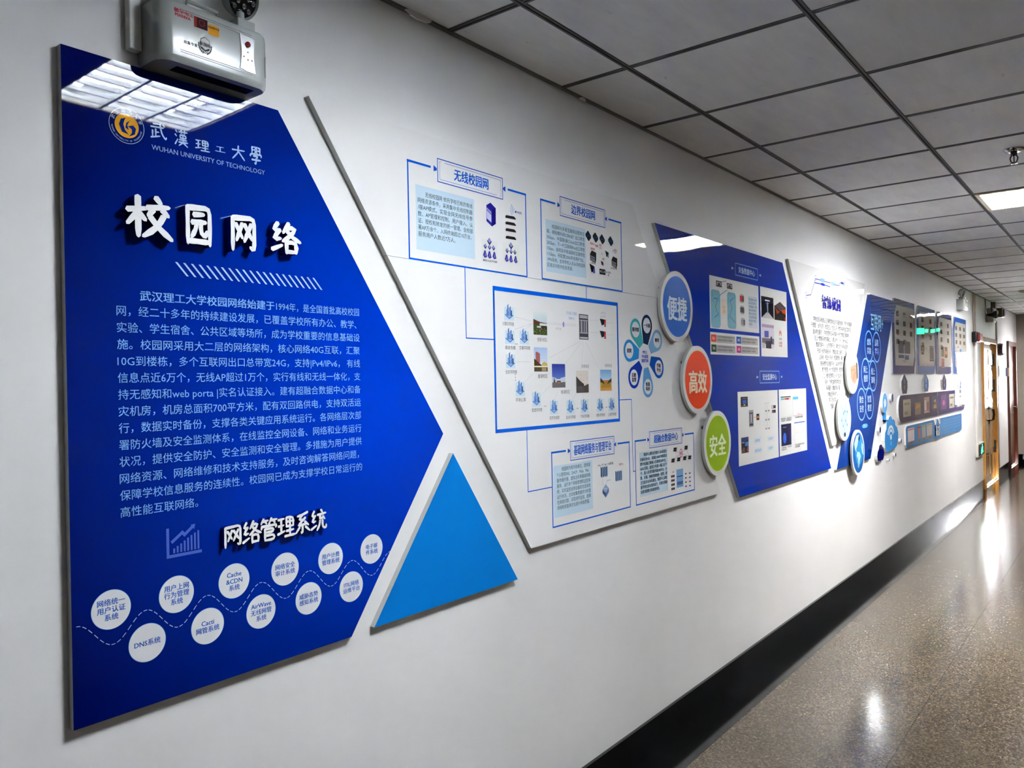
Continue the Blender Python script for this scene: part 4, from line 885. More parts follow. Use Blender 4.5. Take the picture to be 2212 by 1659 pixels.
S((2.4432, 1.7101), (2.2374, 1.6437)); S((2.4521, 1.7077), (2.347, 1.6275)); S((2.4642, 1.7081), (2.4455, 1.6053)); S((2.4794, 1.7085), (2.5665, 1.6125)); S((2.5039, 1.7913), (2.5732, 1.7932)); S((2.5085, 1.747), (2.5714, 1.7461)); S((2.6315, 1.7876), (2.6783, 1.7888)); S((2.6298, 1.7425), (2.6765, 1.7425)); S((2.2532, 1.5548), (2.1936, 1.5156)); S((2.2991, 1.5385), (2.273, 1.498)); S((2.4097, 1.5171), (2.3797, 1.4951)); S((2.4513, 1.5162), (2.4597, 1.4978)); S((2.5824, 1.5219), (2.575, 1.4965))
c = (2.3366, 1.7673); p.circ(c, .006, (150, 150, 222), 2, 20, .010)
a = (2.3907, 1.8098); p.ctext('万兆核心交换机', a[0], a[1], .0125, (120, 160, 214), 2, 0, 1, .068); p.ctext('数据中心', a[0], a[1]-.018, .010, (120, 160, 214), 2, 0, 1, .04)
a = (2.6066, 1.8242); p.ctext('上网行为', a[0], a[1], .009, (176, 174, 176), 2, 0, 1); p.ctext('认证系统', a[0], a[1]-.014, .009, (176, 174, 176), 2, 0, 1); a = (2.3047, 1.7508); p.ctext('校园光缆', a[0], a[1], .008, GR, 2, 0, 1)
for c in ((2.06, 1.6894), (2.2144, 1.4787)):
    for i in (-1, 0, 1): p.circ((c[0]+i*.0055, c[1]), .0015, (70, 70, 80), 2, 8)
for c in ((2.4172, 1.464), (2.6193, 1.4615)): p.line([(c[0]-.006, c[1]), (c[0]+.006, c[1])], .0018, (110, 110, 116), 2)
c = (2.0498, 1.5793)
for i in (-1, 0, 1): p.circ((c[0], c[1]+i*.009), .0018, (70, 70, 80), 2, 8)
p.obj('connection_lines', b3)
# flower of services
fc = (2.932, 1.664)
for s_, pc, col in ((['图书馆'], (2.8483, 1.7863), (66, 172, 180)), (['一卡通'], (2.9572, 1.8081), (26, 46, 84)), (['财务'], (3.0435, 1.7338), (126, 172, 214)), (['节能', '平台'], (3.0388, 1.6208), (8, 82, 182)), (['智能', '电表'], (2.9517, 1.5465), (92, 156, 212)), (['后勤', '监管'], (2.8415, 1.5789), (8, 52, 172)), (['医院'], (2.7965, 1.6845), (40, 144, 216))):
    p = Pr(BT_); v = Vector(pc)-Vector(fc); v = v.normalized()*.130; pc = (fc[0]+v.x, fc[1]+v.y); a = math.atan2(v.y, v.x); r_ = .0455; q = []
    for i in range(25): b = a-PI*.62+PI*1.24*i/24; q.append((pc[0]+r_*math.cos(b), pc[1]+r_*math.sin(b)))
    hw = .020; base = .050
    q += [(fc[0]+base*math.cos(a)-hw*math.sin(a), fc[1]+base*math.sin(a)+hw*math.cos(a)), (fc[0]+base*math.cos(a)+hw*math.sin(a), fc[1]+base*math.sin(a)-hw*math.cos(a))]
    p.poly(q, col, 1); p.circ(pc, .0325, (216, 218, 224), 2, 32)
    for i, s2 in enumerate(s_): p.ctext(s2, pc[0], pc[1]+(len(s_)-1)*.0095-i*.019, .0165, (14, 14, 18), 3, .035, 1, .054)
    p.obj('service_petal', b3)
p = Pr(BT_); p.circ(fc, .0500, (220, 220, 226), 2, 40)
p.ctext('MPLS', fc[0], fc[1]+.016, .0125, (30, 50, 190), 3, .03, 1, .04, True); p.ctext('VPN虚拟', fc[0], fc[1]-.002, .015, (30, 50, 190), 3, .03, 1, .056); p.ctext('隔离专网', fc[0], fc[1]-.020, .015, (30, 50, 190), 3, .03, 1, .056); p.obj('service_hub', b3)
# frame D and E pictures
p = Pr(BT_)
for c, n in (((2.5896, 1.2164), 4), ((2.6976, 1.1899), 4)):
    x, z = c; p.poly([(x-.030, z-.024), (x+.018, z-.020), (x+.036, z-.002), (x-.012, z-.004)], (222, 224, 230), 1)
    for i in range(n):
        xx = x-.022+i*.0125; p.poly([(xx, z-.018), (xx+.008, z-.024), (xx+.008, z+.014), (xx, z+.020)], (38, 56, 92), 2); p.poly([(xx+.008, z-.024), (xx+.014, z-.018), (xx+.014, z+.020), (xx+.008, z+.014)], (140, 170, 206), 3)
c = (2.6016, 1.1437); x, z = c
p.poly([(x-.024, z+.004), (x, z+.022), (x+.023, z+.004), (x, z-.012)], (150, 172, 206), 2); p.poly([(x-.024, z+.004), (x, z-.012), (x, z-.030), (x-.024, z-.010)], (70, 96, 146), 2); p.poly([(x+.023, z+.004), (x, z-.012), (x, z-.030), (x+.023, z-.010)], (96, 124, 170), 2); p.line([(x-.008, z+.006), (x+.008, z+.004)], .002, (225, 228, 236), 3)
p.line([(2.5814, 1.1922), (2.5818, 1.1634)], .0016, (130, 160, 205), 1); p.line([(2.64, 1.1783), (2.6103, 1.1787), (2.6082, 1.1643)], .0016, (130, 160, 205), 1)
a = (2.6089, 1.2416); p.ctext('Web、FTP、Mail、VOD服务器…', a[0], a[1], .0095, (56, 50, 60), 1, .01, 1, .118); a = (2.7225, 1.2312); p.ctext('管理中心', a[0], a[1], .009, (176, 60, 90), 1, .01, 1, .034)
p.obj('service_icons', b3)
p = Pr(BT_)
for c in ((3.1909, 1.252), (3.3011, 1.2522), (3.1695, 1.2053), (3.2244, 1.2054), (3.2847, 1.2056), (3.3362, 1.2049)):
    x, z = c; p.poly([(x-.018, z-.006), (x-.012, z+.010), (x+.018, z+.010), (x+.013, z-.008)], (36, 34, 36), 2); p.line([(x-.012, z), (x+.010, z)], .0015, (110, 108, 108), 3)
for a, b in (((3.1907, 1.2462), (3.3364, 1.2095)), ((3.3008, 1.2467), (3.1697, 1.2098)), ((3.1907, 1.2462), (3.2245, 1.2077)), ((3.3008, 1.2467), (3.3404, 1.2068)), ((3.2395, 1.2334), (3.2787, 1.2075))): p.line([a, b], .0012, (120, 100, 130), 1)
c = (3.2495, 1.2326); p.ring(c, .012, .004, (190, 60, 120), 2, 20, .018); p.circ(c, .008, (225, 130, 150), 2, 14)
a, b = (3.1998, 1.1629), (3.266, 1.0818); p.rect(a, b, (120, 164, 212), 1); p.rect((a[0]+.003, a[1]-.030), (b[0]-.003, a[1]-.034), (46, 70, 110), 2); p.rect((a[0]+.005, b[1]+.012), (b[0]-.005, b[1]+.026), (80, 110, 160), 2)
for r in range(4):
    for q in range(3):
        c = (3.1495, 1.1427); p.rect((c[0]+q*.0115, c[1]-r*.0185), (c[0]+q*.0115+.009, c[1]-r*.0185-.010), (26, 24, 28), 1)
    for cc, col in (((3.293, 1.1389), (76, 60, 110)), ((3.3342, 1.1375), (90, 70, 150))): p.rect((cc[0]-.008, cc[1]-r*.019), (cc[0]+.008, cc[1]-r*.019-.006), col, 1)
a = (3.1693, 1.1557); p.ctext('应用', a[0], a[1], .007, (200, 60, 60), 1, .02, 1); p.obj('data_centre_icons', b3)

# ---- round coloured signs over the joint of boards 3 and 4
def round_sign(label, c, r, face, word, wcol, cat='round sign', group=None, rim=(214, 212, 210), fr=.034, t0=.030, t1=.044):
    t = thing('round_sign', label, cat, (c[0], 0, c[1]), group)
    P = [(c[0]+r*math.cos(2*PI*i/64), c[1]+r*math.sin(2*PI*i/64)) for i in range(64)]
    board(t, P, t0, t1, rim, 'edge', 'film', 'disc')
    g = G()
    for dx, dz in ((-.5, .5), (.5, .5), (-.5, -.5), (.5, -.5)): g.lathe([(.008, -t0), (.008, 0)], (c[0]+dx*r, 0, c[1]+dz*r), 'y', 10)
    g.obj('spacer', M['dark'], t, t.location)
    p = Pr(t1)
    if face: p.circ(c, r-fr*.62, tuple(min(255, v+70) for v in face), 1, 64); p.circ(c, r-fr*.68, face, 2, 64)
    if word:
        h = .098; p.text(word, c[0]-.096, c[0]+.096, c[1]-h/2-.012, h, wcol, 3, .035, 3)
    o = p.obj('printed_face', t, 'film'); return t, o
DG = 'large round word signs across the board joint'
round_sign('round blue sign with white rim and the word for convenient', (3.187, 1.885), .156, (0, 86, 184), '便捷', (206, 224, 236))
round_sign('round orange sign with white rim, middle of the column of three coloured discs', (3.385, 1.561), .156, (232, 70, 26), '高效', (240, 220, 190))
round_sign('round lime green sign with white rim, lowest of the three coloured discs', (3.592, 1.254), .156, (146, 178, 26), '安全', (232, 240, 200))

# ---- 4 royal blue data centre board
b4 = thing('display_board', 'royal blue slanted board with white picture cards beside the coloured round signs', 'display board', (4.3, 0, .95))
board(b4, [(3.042, 2.237), (3.908, .951), (5.480, .951), (4.612, 2.237)], .001, BT_, (3, 42, 150), 'edge')
cards = [((3.5879, 2.0666), (4.2224, 1.8241)), ((3.586, 1.7914), (4.2208, 1.688)), ((4.2493, 2.0642), (4.6608, 1.6863)), ((3.9072, 1.4949), (4.488, 1.112)), ((4.506, 1.496), (4.9898, 1.112))]
za_ = (3.5879, 2.0666)[1]; zb_ = (3.5847, 1.8093)[1]; cards[0] = (((3.5879, 2.0666)[0], za_), ((4.2244, 1.933)[0], zb_))
cards[1] = (((3.586, 1.7914)[0], (3.586, 1.7914)[1]), ((4.2236, 1.7575)[0], (3.581, 1.6828)[1])); cards[2] = (((4.2496, 2.0685)[0], (4.2496, 2.0685)[1]), ((4.6688, 1.8845)[0], (4.2395, 1.6841)[1]))
cards[3] = (((3.9072, 1.4949)[0], (3.9072, 1.4949)[1]), ((4.4888, 1.3111)[0], (3.9046, 1.1109)[1])); cards[4] = (((4.506, 1.496)[0], (4.506, 1.496)[1]), ((4.9902, 1.2862)[0], (4.5035, 1.1125)[1]))
CO = []
for a, b in cards:
    p = Pr(BT_); p.rect(a, b, (222, 221, 218), 1); CO.append(p.obj('printed_card', b4))
def on_card(i, name, p): return p.obj(name, CO[i])
p = Pr(BT_)
def lab(p, a, b, word):
    p.frame(a, b, .004, (120, 160, 226), 1); zc = (a[1]+b[1])/2; h = abs(a[1]-b[1])*.52
    p.text(word, a[0]+.04, b[0]-.04, zc-h/2, h, (176, 200, 240), 2, .02, 2)
    p.poly([(a[0]-.05, zc-.008), (a[0]-.02, zc), (a[0]-.05, zc+.008)], (150, 180, 235), 1); p.poly([(b[0]+.05, zc-.008), (b[0]+.02, zc), (b[0]+.05, zc+.008)], (150, 180, 235), 1)
a = (3.9113, 2.1592); b = (4.2162, 2.0972); lab(p, a, (b[0], (3.9083, 2.0981)[1]), '灾备数据中心'); p.obj('section_title', b4); p = Pr(BT_)
a = (4.2226, 1.6023); b = (4.5214, 1.5373); lab(p, a, b, '安全监测中心'); p.obj('section_title', b4)
p = Pr(BT_)
for a, b in (((3.5995, 1.9996), (3.7118, 1.814)), ((3.7973, 2.0022), (3.9093, 1.8177))):
    p.rrect(a, b, .022, (132, 182, 194), 2)
p.rect((3.7228, 1.9627), (3.7881, 1.8803), (226, 212, 196), 2); a = (3.7531, 1.9104); p.ctext('光纤', a[0], a[1]+.010, .016, (226, 160, 90), 3, .02, 1); p.ctext('互联', a[0], a[1]-.010, .016, (226, 160, 90), 3, .02, 1)
for a, b in (((3.6654, 2.0473), (3.7348, 2.0179)), ((3.7962, 2.0464), (3.8654, 2.0185))):
    p.rect(a, b, (72, 68, 66), 2); p.rect((a[0]+.007, a[1]-.005), (b[0]-.007, b[1]+.007), (160, 156, 152), 3); p.poly([(a[0]+.016, b[1]+.008), (b[0]-.016, b[1]+.008), (b[0]-.026, b[1]+.019), (a[0]+.026, b[1]+.019)], (60, 60, 60), 4)
p.line([(3.8001, 2.0111), (3.708, 1.9775)], .003, (90, 90, 96), 3)
p.line([(3.7385, 2.047), (3.7902, 2.0549)], .003, (120, 120, 120), 3)
for q, d in ((((3.6347, 1.9578), (3.6802, 1.958), (3.6516, 1.9166), (3.6841, 1.8808), (3.6378, 1.864)), 0), (((3.8756, 1.9756), (3.8338, 1.9579), (3.8566, 1.9235), (3.8259, 1.8792), (3.8942, 1.85)), 0)):
    p.line(list(q), .0055, (112, 122, 176), 3)
for c in ((3.6204, 1.9708), (3.6192, 1.9457), (3.617, 1.8988), (3.616, 1.8769), (3.6149, 1.855), (3.6981, 1.9641), (3.6973, 1.9482), (3.692, 1.8844), (3.6914, 1.8717), (3.814, 1.9662), (3.8133, 1.9532), (3.8098, 1.8816), (3.8092, 1.8685), (3.8943, 1.9852), (3.8899, 1.8959)): p.circ(c, .008, (92, 182, 216), 3, 10)
for c, col in (((3.9898, 1.9817), (206, 62, 62)), ((3.9911, 1.922), (86, 84, 82)), ((3.9983, 1.8585), (150, 150, 158))):
    p.rrect((c[0]-.030, c[1]+.023), (c[0]+.030, c[1]-.023), .018, (176, 178, 178), 2); p.rect((c[0]-.026, c[1]+.014), (c[0]+.020, c[1]-.014), col, 3); p.rect((c[0]+.006, c[1]+.013), (c[0]+.024, c[1]-.015), (90, 88, 92), 4)
a = (4.0742, 2.0022); b = (4.2003, 1.832); p.rrect(a, b, .012, (202, 208, 210), 2)
for i, (u, s_) in enumerate(((1, '双活数据中心架构'), (.95, '核心系统实时同步'), (1, '存储网络统一管理'), (.9, '虚拟化资源池部署'), (.95, '网络与安全设备冗余'), (.95, '业务连续性有保障'), (.9, '数据备份容灾恢复'), (.4, '自动切换'))):
    z = a[1]-.018-i*(a[1]-b[1]-.02)/8; p.text(s_, a[0]+.006, a[0]+.006+(b[0]-a[0]-.012)*u, z-.0065, .0135, (116, 146, 186), 3, .02, 1)
on_card(0, 'topology_print', p)
p = Pr(BT_)
for a, b, col, s_ in (((3.5944, 1.78), (3.6586, 1.744), (222, 76, 50), '精心'), ((3.9058, 1.7802), (3.9667, 1.7459), (44, 88, 176), '规范'), ((3.5958, 1.7312), (3.6563, 1.6968), (22, 84, 52), '专业'), ((3.9067, 1.7323), (3.966, 1.6974), (186, 58, 124), '创新')):
    z1_ = a[1]; z0_ = z1_-.036
    p.rect((a[0], z1_), (b[0], z0_), col, 2)
    x1_ = a[0]+.294; p.rrect((b[0]+.003, z1_-.001), (x1_, z0_-.003), .004, (176, 174, 172), 2)
    for k in (0, 1): p.text('负责学校网络系统运维工作' if k == 0 else '按制度流程规范开展服务', b[0]+.010, x1_-.010-.02*k, z1_-.0145-k*.0155, .0105, (104, 100, 100), 3, .02, 1)
    p.ctext(s_, (a[0]+b[0])/2, (z0_+z1_)/2, .014, (235, 200, 190), 3, .02, 1)
on_card(1, 'keyword_print', p)
p = Pr(BT_); photo(p, (4.2621, 2.0173), (4.45, 1.8976), 'aisle'); on_card(2, 'picture', p); p = Pr(BT_); photo(p, (4.4642, 2.0063), (4.6508, 1.8957), 'rack_orange'); on_card(2, 'picture', p); p = Pr(BT_); photo(p, (4.2635, 1.8647), (4.4489, 1.7295), 'office'); on_card(2, 'picture', p); p = Pr(BT_)
c = (4.552, 1.823)
for i in range(8):
    a = PI*(-.12+1.24*i/7); r0, r1 = .006, .024; q = []
    for ang, rr in ((a-.17, r0), (a-.20, r1*.72), (a, r1), (a+.20, r1*.72), (a+.17, r0)): q.append((c[0]+rr*1.1*math.cos(ang), c[1]-.006+rr*.95*math.sin(ang)))
    p.poly(q, (222, 56, 44) if 1 < i < 6 else (228, 110, 60), 3)
p.ctext('HUAWEI', c[0], (4.5479, 1.7894)[1], .0085, (84, 76, 80), 3, .02, 1, .05, True); a = (4.5515, 1.7579); p.ctext('华为数据', a[0], a[1]+.007, .0125, (216, 110, 106), 3, .02, 1); p.ctext('中心机房', a[0], a[1]-.009, .0125, (216, 110, 106), 3, .02, 1)
on_card(2, 'company_mark', p)
p = Pr(BT_); photo(p, (3.9464, 1.4677), (4.0412, 1.415), 'console'); on_card(3, 'picture', p); p = Pr(BT_); photo(p, (3.9434, 1.2557), (4.0412, 1.1737), 'people'); on_card(3, 'picture', p); p = Pr(BT_)
a, b = (4.0541, 1.3949), (4.117, 1.3054); p.rect(a, b, (150, 148, 154), 2); p.rect((a[0]+.004, a[1]-.014), (b[0]-.004, a[1]-.019), (60, 58, 62), 3); p.rect((a[0]+.010, a[1]-.021), (b[0]-.010, b[1]+.022), (96, 92, 100), 3); p.rect((a[0]+.022, a[1]-.023), (b[0]-.026, b[1]+.024), (190, 190, 196), 4); p.rect((a[0]+.006, b[1]+.006), (b[0]-.006, b[1]+.018), (70, 66, 70), 3)
on_card(3, 'rack_picture', p); p = Pr(BT_); a, b = (4.1599, 1.3709), (4.1996, 1.3369); p.rect(a, b, (40, 36, 38), 2); p.rect((a[0]+.006, a[1]-.011), (b[0]-.006, b[1]+.010), (206, 120, 50), 3); p.line([(4.1173, 1.3536), (4.1589, 1.3532)], .003, (200, 150, 150), 2)
on_card(3, 'device_picture', p)
for x_ in ((4.2997, 1.3498)[0], (4.3401, 1.348)[0]):
    p = Pr(BT_)
    for k in range(3):
        zt = (4.3039, 1.426)[1]-k*.0495; p.frame((x_-.014, zt), (x_+.014, zt-.047), .002, (170, 168, 170), 2); p.rect((x_-.008, zt-.040), (x_+.012, zt-.045), (110, 90, 96), 3)
    on_card(3, 'rack_column', p)
p = Pr(BT_)
a, b = (4.3903, 1.4091), (4.4549, 1.3918); p.rect(a, b, (70, 66, 84), 2); p.rect((a[0]+.005, a[1]-.003), (a[0]+.024, b[1]+.003), (225, 225, 228), 3); a, b = (4.3931, 1.3839), (4.4534, 1.3665); p.rect(a, b, (64, 60, 66), 2); p.rect((a[0]+.005, a[1]-.005), (a[0]+.024, b[1]+.003), (170, 70, 110), 3)
on_card(3, 'server_pictures', p)
for a, s_ in (((4.166, 1.2268), '态势感知'), ((4.1763, 1.173), '漏洞扫描系统'), ((4.3662, 1.225), '日志审计'), ((4.3617, 1.1725), '主机防护')):
    p = Pr(BT_); p.rect((a[0]-.055, a[1]+.018), (a[0]+.062, a[1]-.018), (214, 217, 220), 2); p.ctext(s_, a[0], a[1], .0155, (112, 170, 212), 3, .02, 1, .095); on_card(3, 'caption_box', p)
p = Pr(BT_); photo(p, (4.5355, 1.2935), (4.7055, 1.1674), 'navy'); on_card(4, 'picture', p); p = Pr(BT_)
a, b = (4.5384, 1.4541), (4.718, 1.3345); p.frame(a, b, .002, (200, 200, 204), 2); p.rect((a[0], a[1]), (b[0]-.012, a[1]-.005), (40, 40, 44), 3)
for i, col in enumerate(((70, 170, 220), (110, 180, 110), (206, 60, 60), (110, 40, 130), (236, 190, 120))): w_ = (b[0]-a[0]-.018)/5; p.rect((a[0]+.004+i*w_, a[1]-.009), (a[0]+.004+(i+1)*w_, a[1]-.019), col, 3)
on_card(4, 'chart_picture', p); p = Pr(BT_); a, b = (4.7435, 1.4507), (4.9447, 1.3344); p.line([(a[0], a[1]), (a[0], b[1]), (b[0], b[1])], .0025, (150, 148, 152), 2); p.rect((a[0]+.005, a[1]-.002), (a[0]+.095, a[1]-.018), (86, 184, 226), 3); p.poly([(a[0]+.06, b[1]), (a[0]+.09, b[1]+.018), (a[0]+.13, b[1]+.010), (b[0], b[1])], (226, 180, 184), 3)
on_card(4, 'chart_picture', p); p = Pr(BT_); a, b = (4.7531, 1.2948), (4.9596, 1.1662); p.frame(a, b, .002, (206, 206, 210), 2); p.rect((a[0]+.006, a[1]-.001), (b[0]-.006, a[1]-.006), (50, 100, 200), 3); p.line([(a[0], (a[1]+b[1])/2), (b[0], (a[1]+b[1])/2)], .002, (206, 206, 210), 2)
on_card(4, 'chart_picture', p); p = Pr(BT_)
for a, b, s1, s2 in (((4.5373, 1.3255), (4.717, 1.3171), '网络态势图，全网流量安全', '实时监测，分析预警处置'), ((4.7785, 1.3248), (4.914, 1.321), '攻击来源分布图', None), ((4.5366, 1.1587), (4.7074, 1.1521), '大屏可视化，安全运行', '综合展示平台'), ((4.7687, 1.1587), (4.9387, 1.1529), '每日安全事件统计报表', '以及处置情况跟踪')):
    p.text(s1, a[0], b[0], a[1]-.005, .0095, (90, 88, 92), 3, .02, 1)
    if s2: p.text(s2, a[0], a[0]+(b[0]-a[0])*(.95 if len(s2) > 8 else .5), a[1]-.0165, .0095, (90, 88, 92), 3, .02, 1)
on_card(4, 'captions', p)

# ---- 5 white smart campus board
b5 = thing('display_board', 'white tapering board with dark blue raised title letters and grey text', 'display board', (5.6, 0, 1.1))
board(b5, [(4.714, 2.272), (5.511, 1.10), (5.598, 1.10), (6.428, 2.272)], .001, BT_, WHT, 'edge', 'acrylic_wavy')
p = Pr(BT_)
def SG(*q, w=.006, col=(96, 110, 150)): p.line(list(q), w, col, 1)
SG((5.0305, 2.0771), (5.1229, 2.0893), (5.2201, 2.1997)); SG((5.2201, 2.1997), (5.3216, 2.2013), w=.007); SG((5.4146, 2.2001), (5.548, 2.2021)); SG((5.6396, 2.1983), (5.7421, 2.2007), (5.7676, 2.2226), (5.8575, 2.2259)); SG((5.2089, 2.1737), (5.3271, 2.1754), w=.007, col=(40, 50, 190)); SG((5.413, 2.1759), (5.5281, 2.175), w=.007, col=(80, 90, 190))
for c in ((5.0307, 2.0805), (5.2259, 2.2046)): p.ring(c, .018, .004, (140, 156, 190), 1, 16)
for c in ((5.3715, 2.2028), (5.6057, 2.2)): p.rect((c[0]-.045, c[1]+.012), (c[0]+.045, c[1]-.012), (140, 180, 225), 1)
c = (5.3727, 2.1763); p.circ(c, .05, (30, 40, 190), 2, 20, .009); c = (5.8163, 2.2246); p.circ(c, .03, (50, 60, 150), 2, 16, .008); p.poly([(5.8668, 2.241), (5.8791, 2.2278), (5.8644, 2.2066), (5.8242, 2.2206)], (150, 170, 200), 1)
p.obj('circuit_drawing', b5)
xa, xb = (5.334, 2.0642)[0], (5.7652, 2.0621)[0]; zt, zb = (5.3684, 2.1086)[1], (5.4132, 2.0164)[1]
for i, ch in enumerate('智慧校园'):
    w_ = (xb-xa)/4; raised(b5, ch, (xa+w_*i, zt), (xa+w_*(i+1)-.008, zb), 7.5, BT_, .026, [M['letter_blue'], M['letter_side']])
TXT5 = ['学校信息系统建设正在朝智慧校园方向蓬勃发展， 努力办学服务', '升管理。 业务应用、校园生活、信息公开、教学科研全面互联共享', '面向师生服务， 学校智慧校园采用集中分布式数据交换架构', '在三大数据系统的基础上， 建设统一门户， 身份认证', '数据资源中心， 业务管理平台、聚合支付与移动应用',
        '形成一张表填报系统， 数据自助上报办公、办', '公系统、校园卡系统、资源管理、网上报', '销系统教务综合服务平台，以及财务管理、', '资产管理、人力资源管理、智慧学', '工、教务管理等近100个信息化', '系统， 为师生提供各类在线', '科研服务、数据查询、服', '务推送及移动办公', '学习活动等个', '性服务。']
p = Pr(BT_); zA = (5.1672, 1.9396)[1]; zB = (5.2684, 1.6945)[1]; ext = [((5.1604, 1.9392)[0], (6.0409, 1.9401)[0]), ((5.1178, 1.8986)[0], (6.0116, 1.8926)[0]), ((5.1487, 1.8595)[0], (5.9574, 1.8542)[0]), ((5.1772, 1.8177)[0], (5.9238, 1.8099)[0]), ((5.2045, 1.7755)[0], (5.9208, 1.7667)[0]), ((5.232, 1.7329)[0], (5.8875, 1.7229)[0]), ((5.2613, 1.6922)[0], (5.8535, 1.6891)[0])]
dz5 = (zA-zB)/6
ext += [((5.2895, 1.6475)[0], (5.8042, 1.6398)[0]), ((5.3166, 1.6011)[0], (5.8016, 1.6015)[0]), ((5.3495, 1.5598)[0], (5.7681, 1.5575)[0]), ((5.3772, 1.5154)[0], (5.7349, 1.5139)[0]), ((5.4037, 1.4761)[0], (5.712, 1.4706)[0]), ((5.432, 1.4338)[0], (5.6696, 1.4309)[0]), ((5.4608, 1.3938)[0], (5.6434, 1.3912)[0]), ((5.4915, 1.3507)[0], (5.5823, 1.3474)[0])]
for i, s_ in enumerate(TXT5):
    z = zA-dz5*i; p.text(s_, ext[i][0], ext[i][1], z-.0165, .033, (70, 68, 74), 2, .016, 1)
p.obj('body_text', b5)

# ---- 6 blue internet-plus board
b6 = thing('display_board', 'narrow blue slanted board with glowing rings of white text', 'display board', (6.4, 0, .93))
board(b6, [(6.495, 2.206), (5.600, .930), (6.490, .930), (7.385, 2.206)], .001, BT_, (10, 56, 140), 'edge_white', 'acrylic_wavy')
p = Pr(BT_); a, b = (6.5706, 2.0356), (6.9631, 1.9451); zc = ((6.5672, 1.991)[1]+(6.9666, 1.9892)[1])/2
p.text('互联网+', a[0], b[0], zc-.065, .13, (150, 206, 232), 2, .02, 2); p.obj('title_text', b6)
for (a, b), s_ in ((((6.4219, 1.8873), (6.5918, 1.7066)), '虚拟实验'), (((6.6501, 1.8843), (6.8246, 1.7072)), '远程学习'), (((6.322, 1.6746), (6.4691, 1.4905)), '网上缴费'), (((6.5214, 1.6605), (6.6975, 1.4761)), '线上课程'), (((6.1739, 1.4499), (6.3506, 1.2624)), '聚合支付'), (((6.4006, 1.4506), (6.5759, 1.2603)), '智慧教室')):
    p = Pr(BT_); c = ((a[0]+b[0])/2, (a[1]+b[1])/2); r_ = .118
    p.ring(c, r_, .016, (60, 120, 205), 1, 44); p.ring(c, r_, .007, (150, 205, 236), 2, 44)
    p.ctext(s_[:2], c[0], c[1]+.034, .052, (170, 200, 232), 3, .02, 2); p.ctext(s_[2:], c[0], c[1]-.034, .052, (170, 200, 232), 3, .02, 2); p.obj('glowing_ring', b6)
p = Pr(BT_); a = (6.3452, 1.1897); p.circ(a, .09, (40, 130, 205), 1, 24, .018); p.ctext('智慧生活', a[0], a[1], .026, (170, 224, 240), 2, .02, 1, .14); p.obj('glow_caption', b6)
# round picture signs
t, o = round_sign('round white-rimmed sign with a picture of a handshake', (5.945, 1.598), .156, None, None, None, fr=.02)
p = Pr(.0445); c = (5.945, 1.598); p.circ(c, .136, (206, 206, 204), 1, 40)
p.poly([(c[0]-.06, c[1]+.035), (c[0]+.03, c[1]+.05), (c[0]+.10, c[1]+.055), (c[0]+.105, c[1]-.05), (c[0]+.05, c[1]-.09), (c[0]-.01, c[1]-.075), (c[0]-.075, c[1]-.03)], (200, 124, 94), 2)
p.poly([(c[0]+.085, c[1]+.075), (c[0]+.125, c[1]+.06), (c[0]+.13, c[1]-.04), (c[0]+.095, c[1]-.06)], (60, 56, 60), 3); p.poly([(c[0]-.11, c[1]+.0), (c[0]-.07, c[1]+.04), (c[0]-.06, c[1]-.03), (c[0]-.085, c[1]-.05)], (244, 244, 246), 3)
for i in range(4): p.line([(c[0]-.015+i*.022, c[1]-.068+i*.008), (c[0]+.01+i*.022, c[1]-.02+i*.008)], .005, (150, 74, 54), 3)
p.line([(c[0]-.04, c[1]+.01), (c[0]+.03, c[1]+.02), (c[0]+.06, c[1]-.01)], .006, (160, 84, 62), 3); p.obj('handshake_print', t, 'film')
t, o = round_sign('round white-rimmed sign with a pale picture of a linked network and stethoscope', (5.720, 1.279), .158, None, None, None, fr=.02)
p = Pr(.0445); c = (5.720, 1.279); p.circ(c, .140, (164, 190, 212), 1, 40)
for a, b in (((-.08, .09), (-.03, .03)), ((.04, .10), (0, .045)), ((0, .045), (.07, .04)), ((-.03, .03), (-.075, -.015)), ((-.075, -.015), (-.04, -.055)), ((.07, .04), (.02, -.02)), ((.02, -.02), (.055, -.05)), ((.02, -.02), (-.02, -.05)), ((0, .045), (.02, -.02)), ((-.03, .03), (0, .045))): p.line([(c[0]+a[0], c[1]+a[1]), (c[0]+b[0], c[1]+b[1])], .005, (96, 138, 178), 2)
for a in ((-.03, .03), (0, .045), (.07, .04), (-.075, -.015), (.02, -.02), (.055, -.05), (-.04, -.055)): p.circ((c[0]+a[0], c[1]+a[1]), .009, (60, 104, 160), 3, 10)
p.circ((c[0]-.005, c[1]-.115), .024, (34, 44, 60), 3, 16, .016); p.line([(c[0]-.005, c[1]-.10), (c[0]-.005, c[1]-.07)], .005, (80, 96, 116), 3); p.obj('network_print', t, 'film')
t, o = round_sign('round white-rimmed sign with a picture of a blue globe, lowest of the picture discs', (6.050, 1.012), .166, None, None, None, fr=.02)
p = Pr(.0445); c = (6.050, 1.012); p.circ(c, .146, (12, 84, 150), 1, 48); p.circ((c[0]+.02, c[1]+.02), .11, (40, 128, 180), 2, 40)
LC = (166, 204, 214)
p.poly([(c[0]-.11, c[1]+.07), (c[0]-.05, c[1]+.125), (c[0]+.02, c[1]+.13), (c[0]-.005, c[1]+.085), (c[0]-.03, c[1]+.05), (c[0]-.06, c[1]+.03), (c[0]-.05, c[1]+.005), (c[0]-.09, c[1]+.03)], LC, 3)
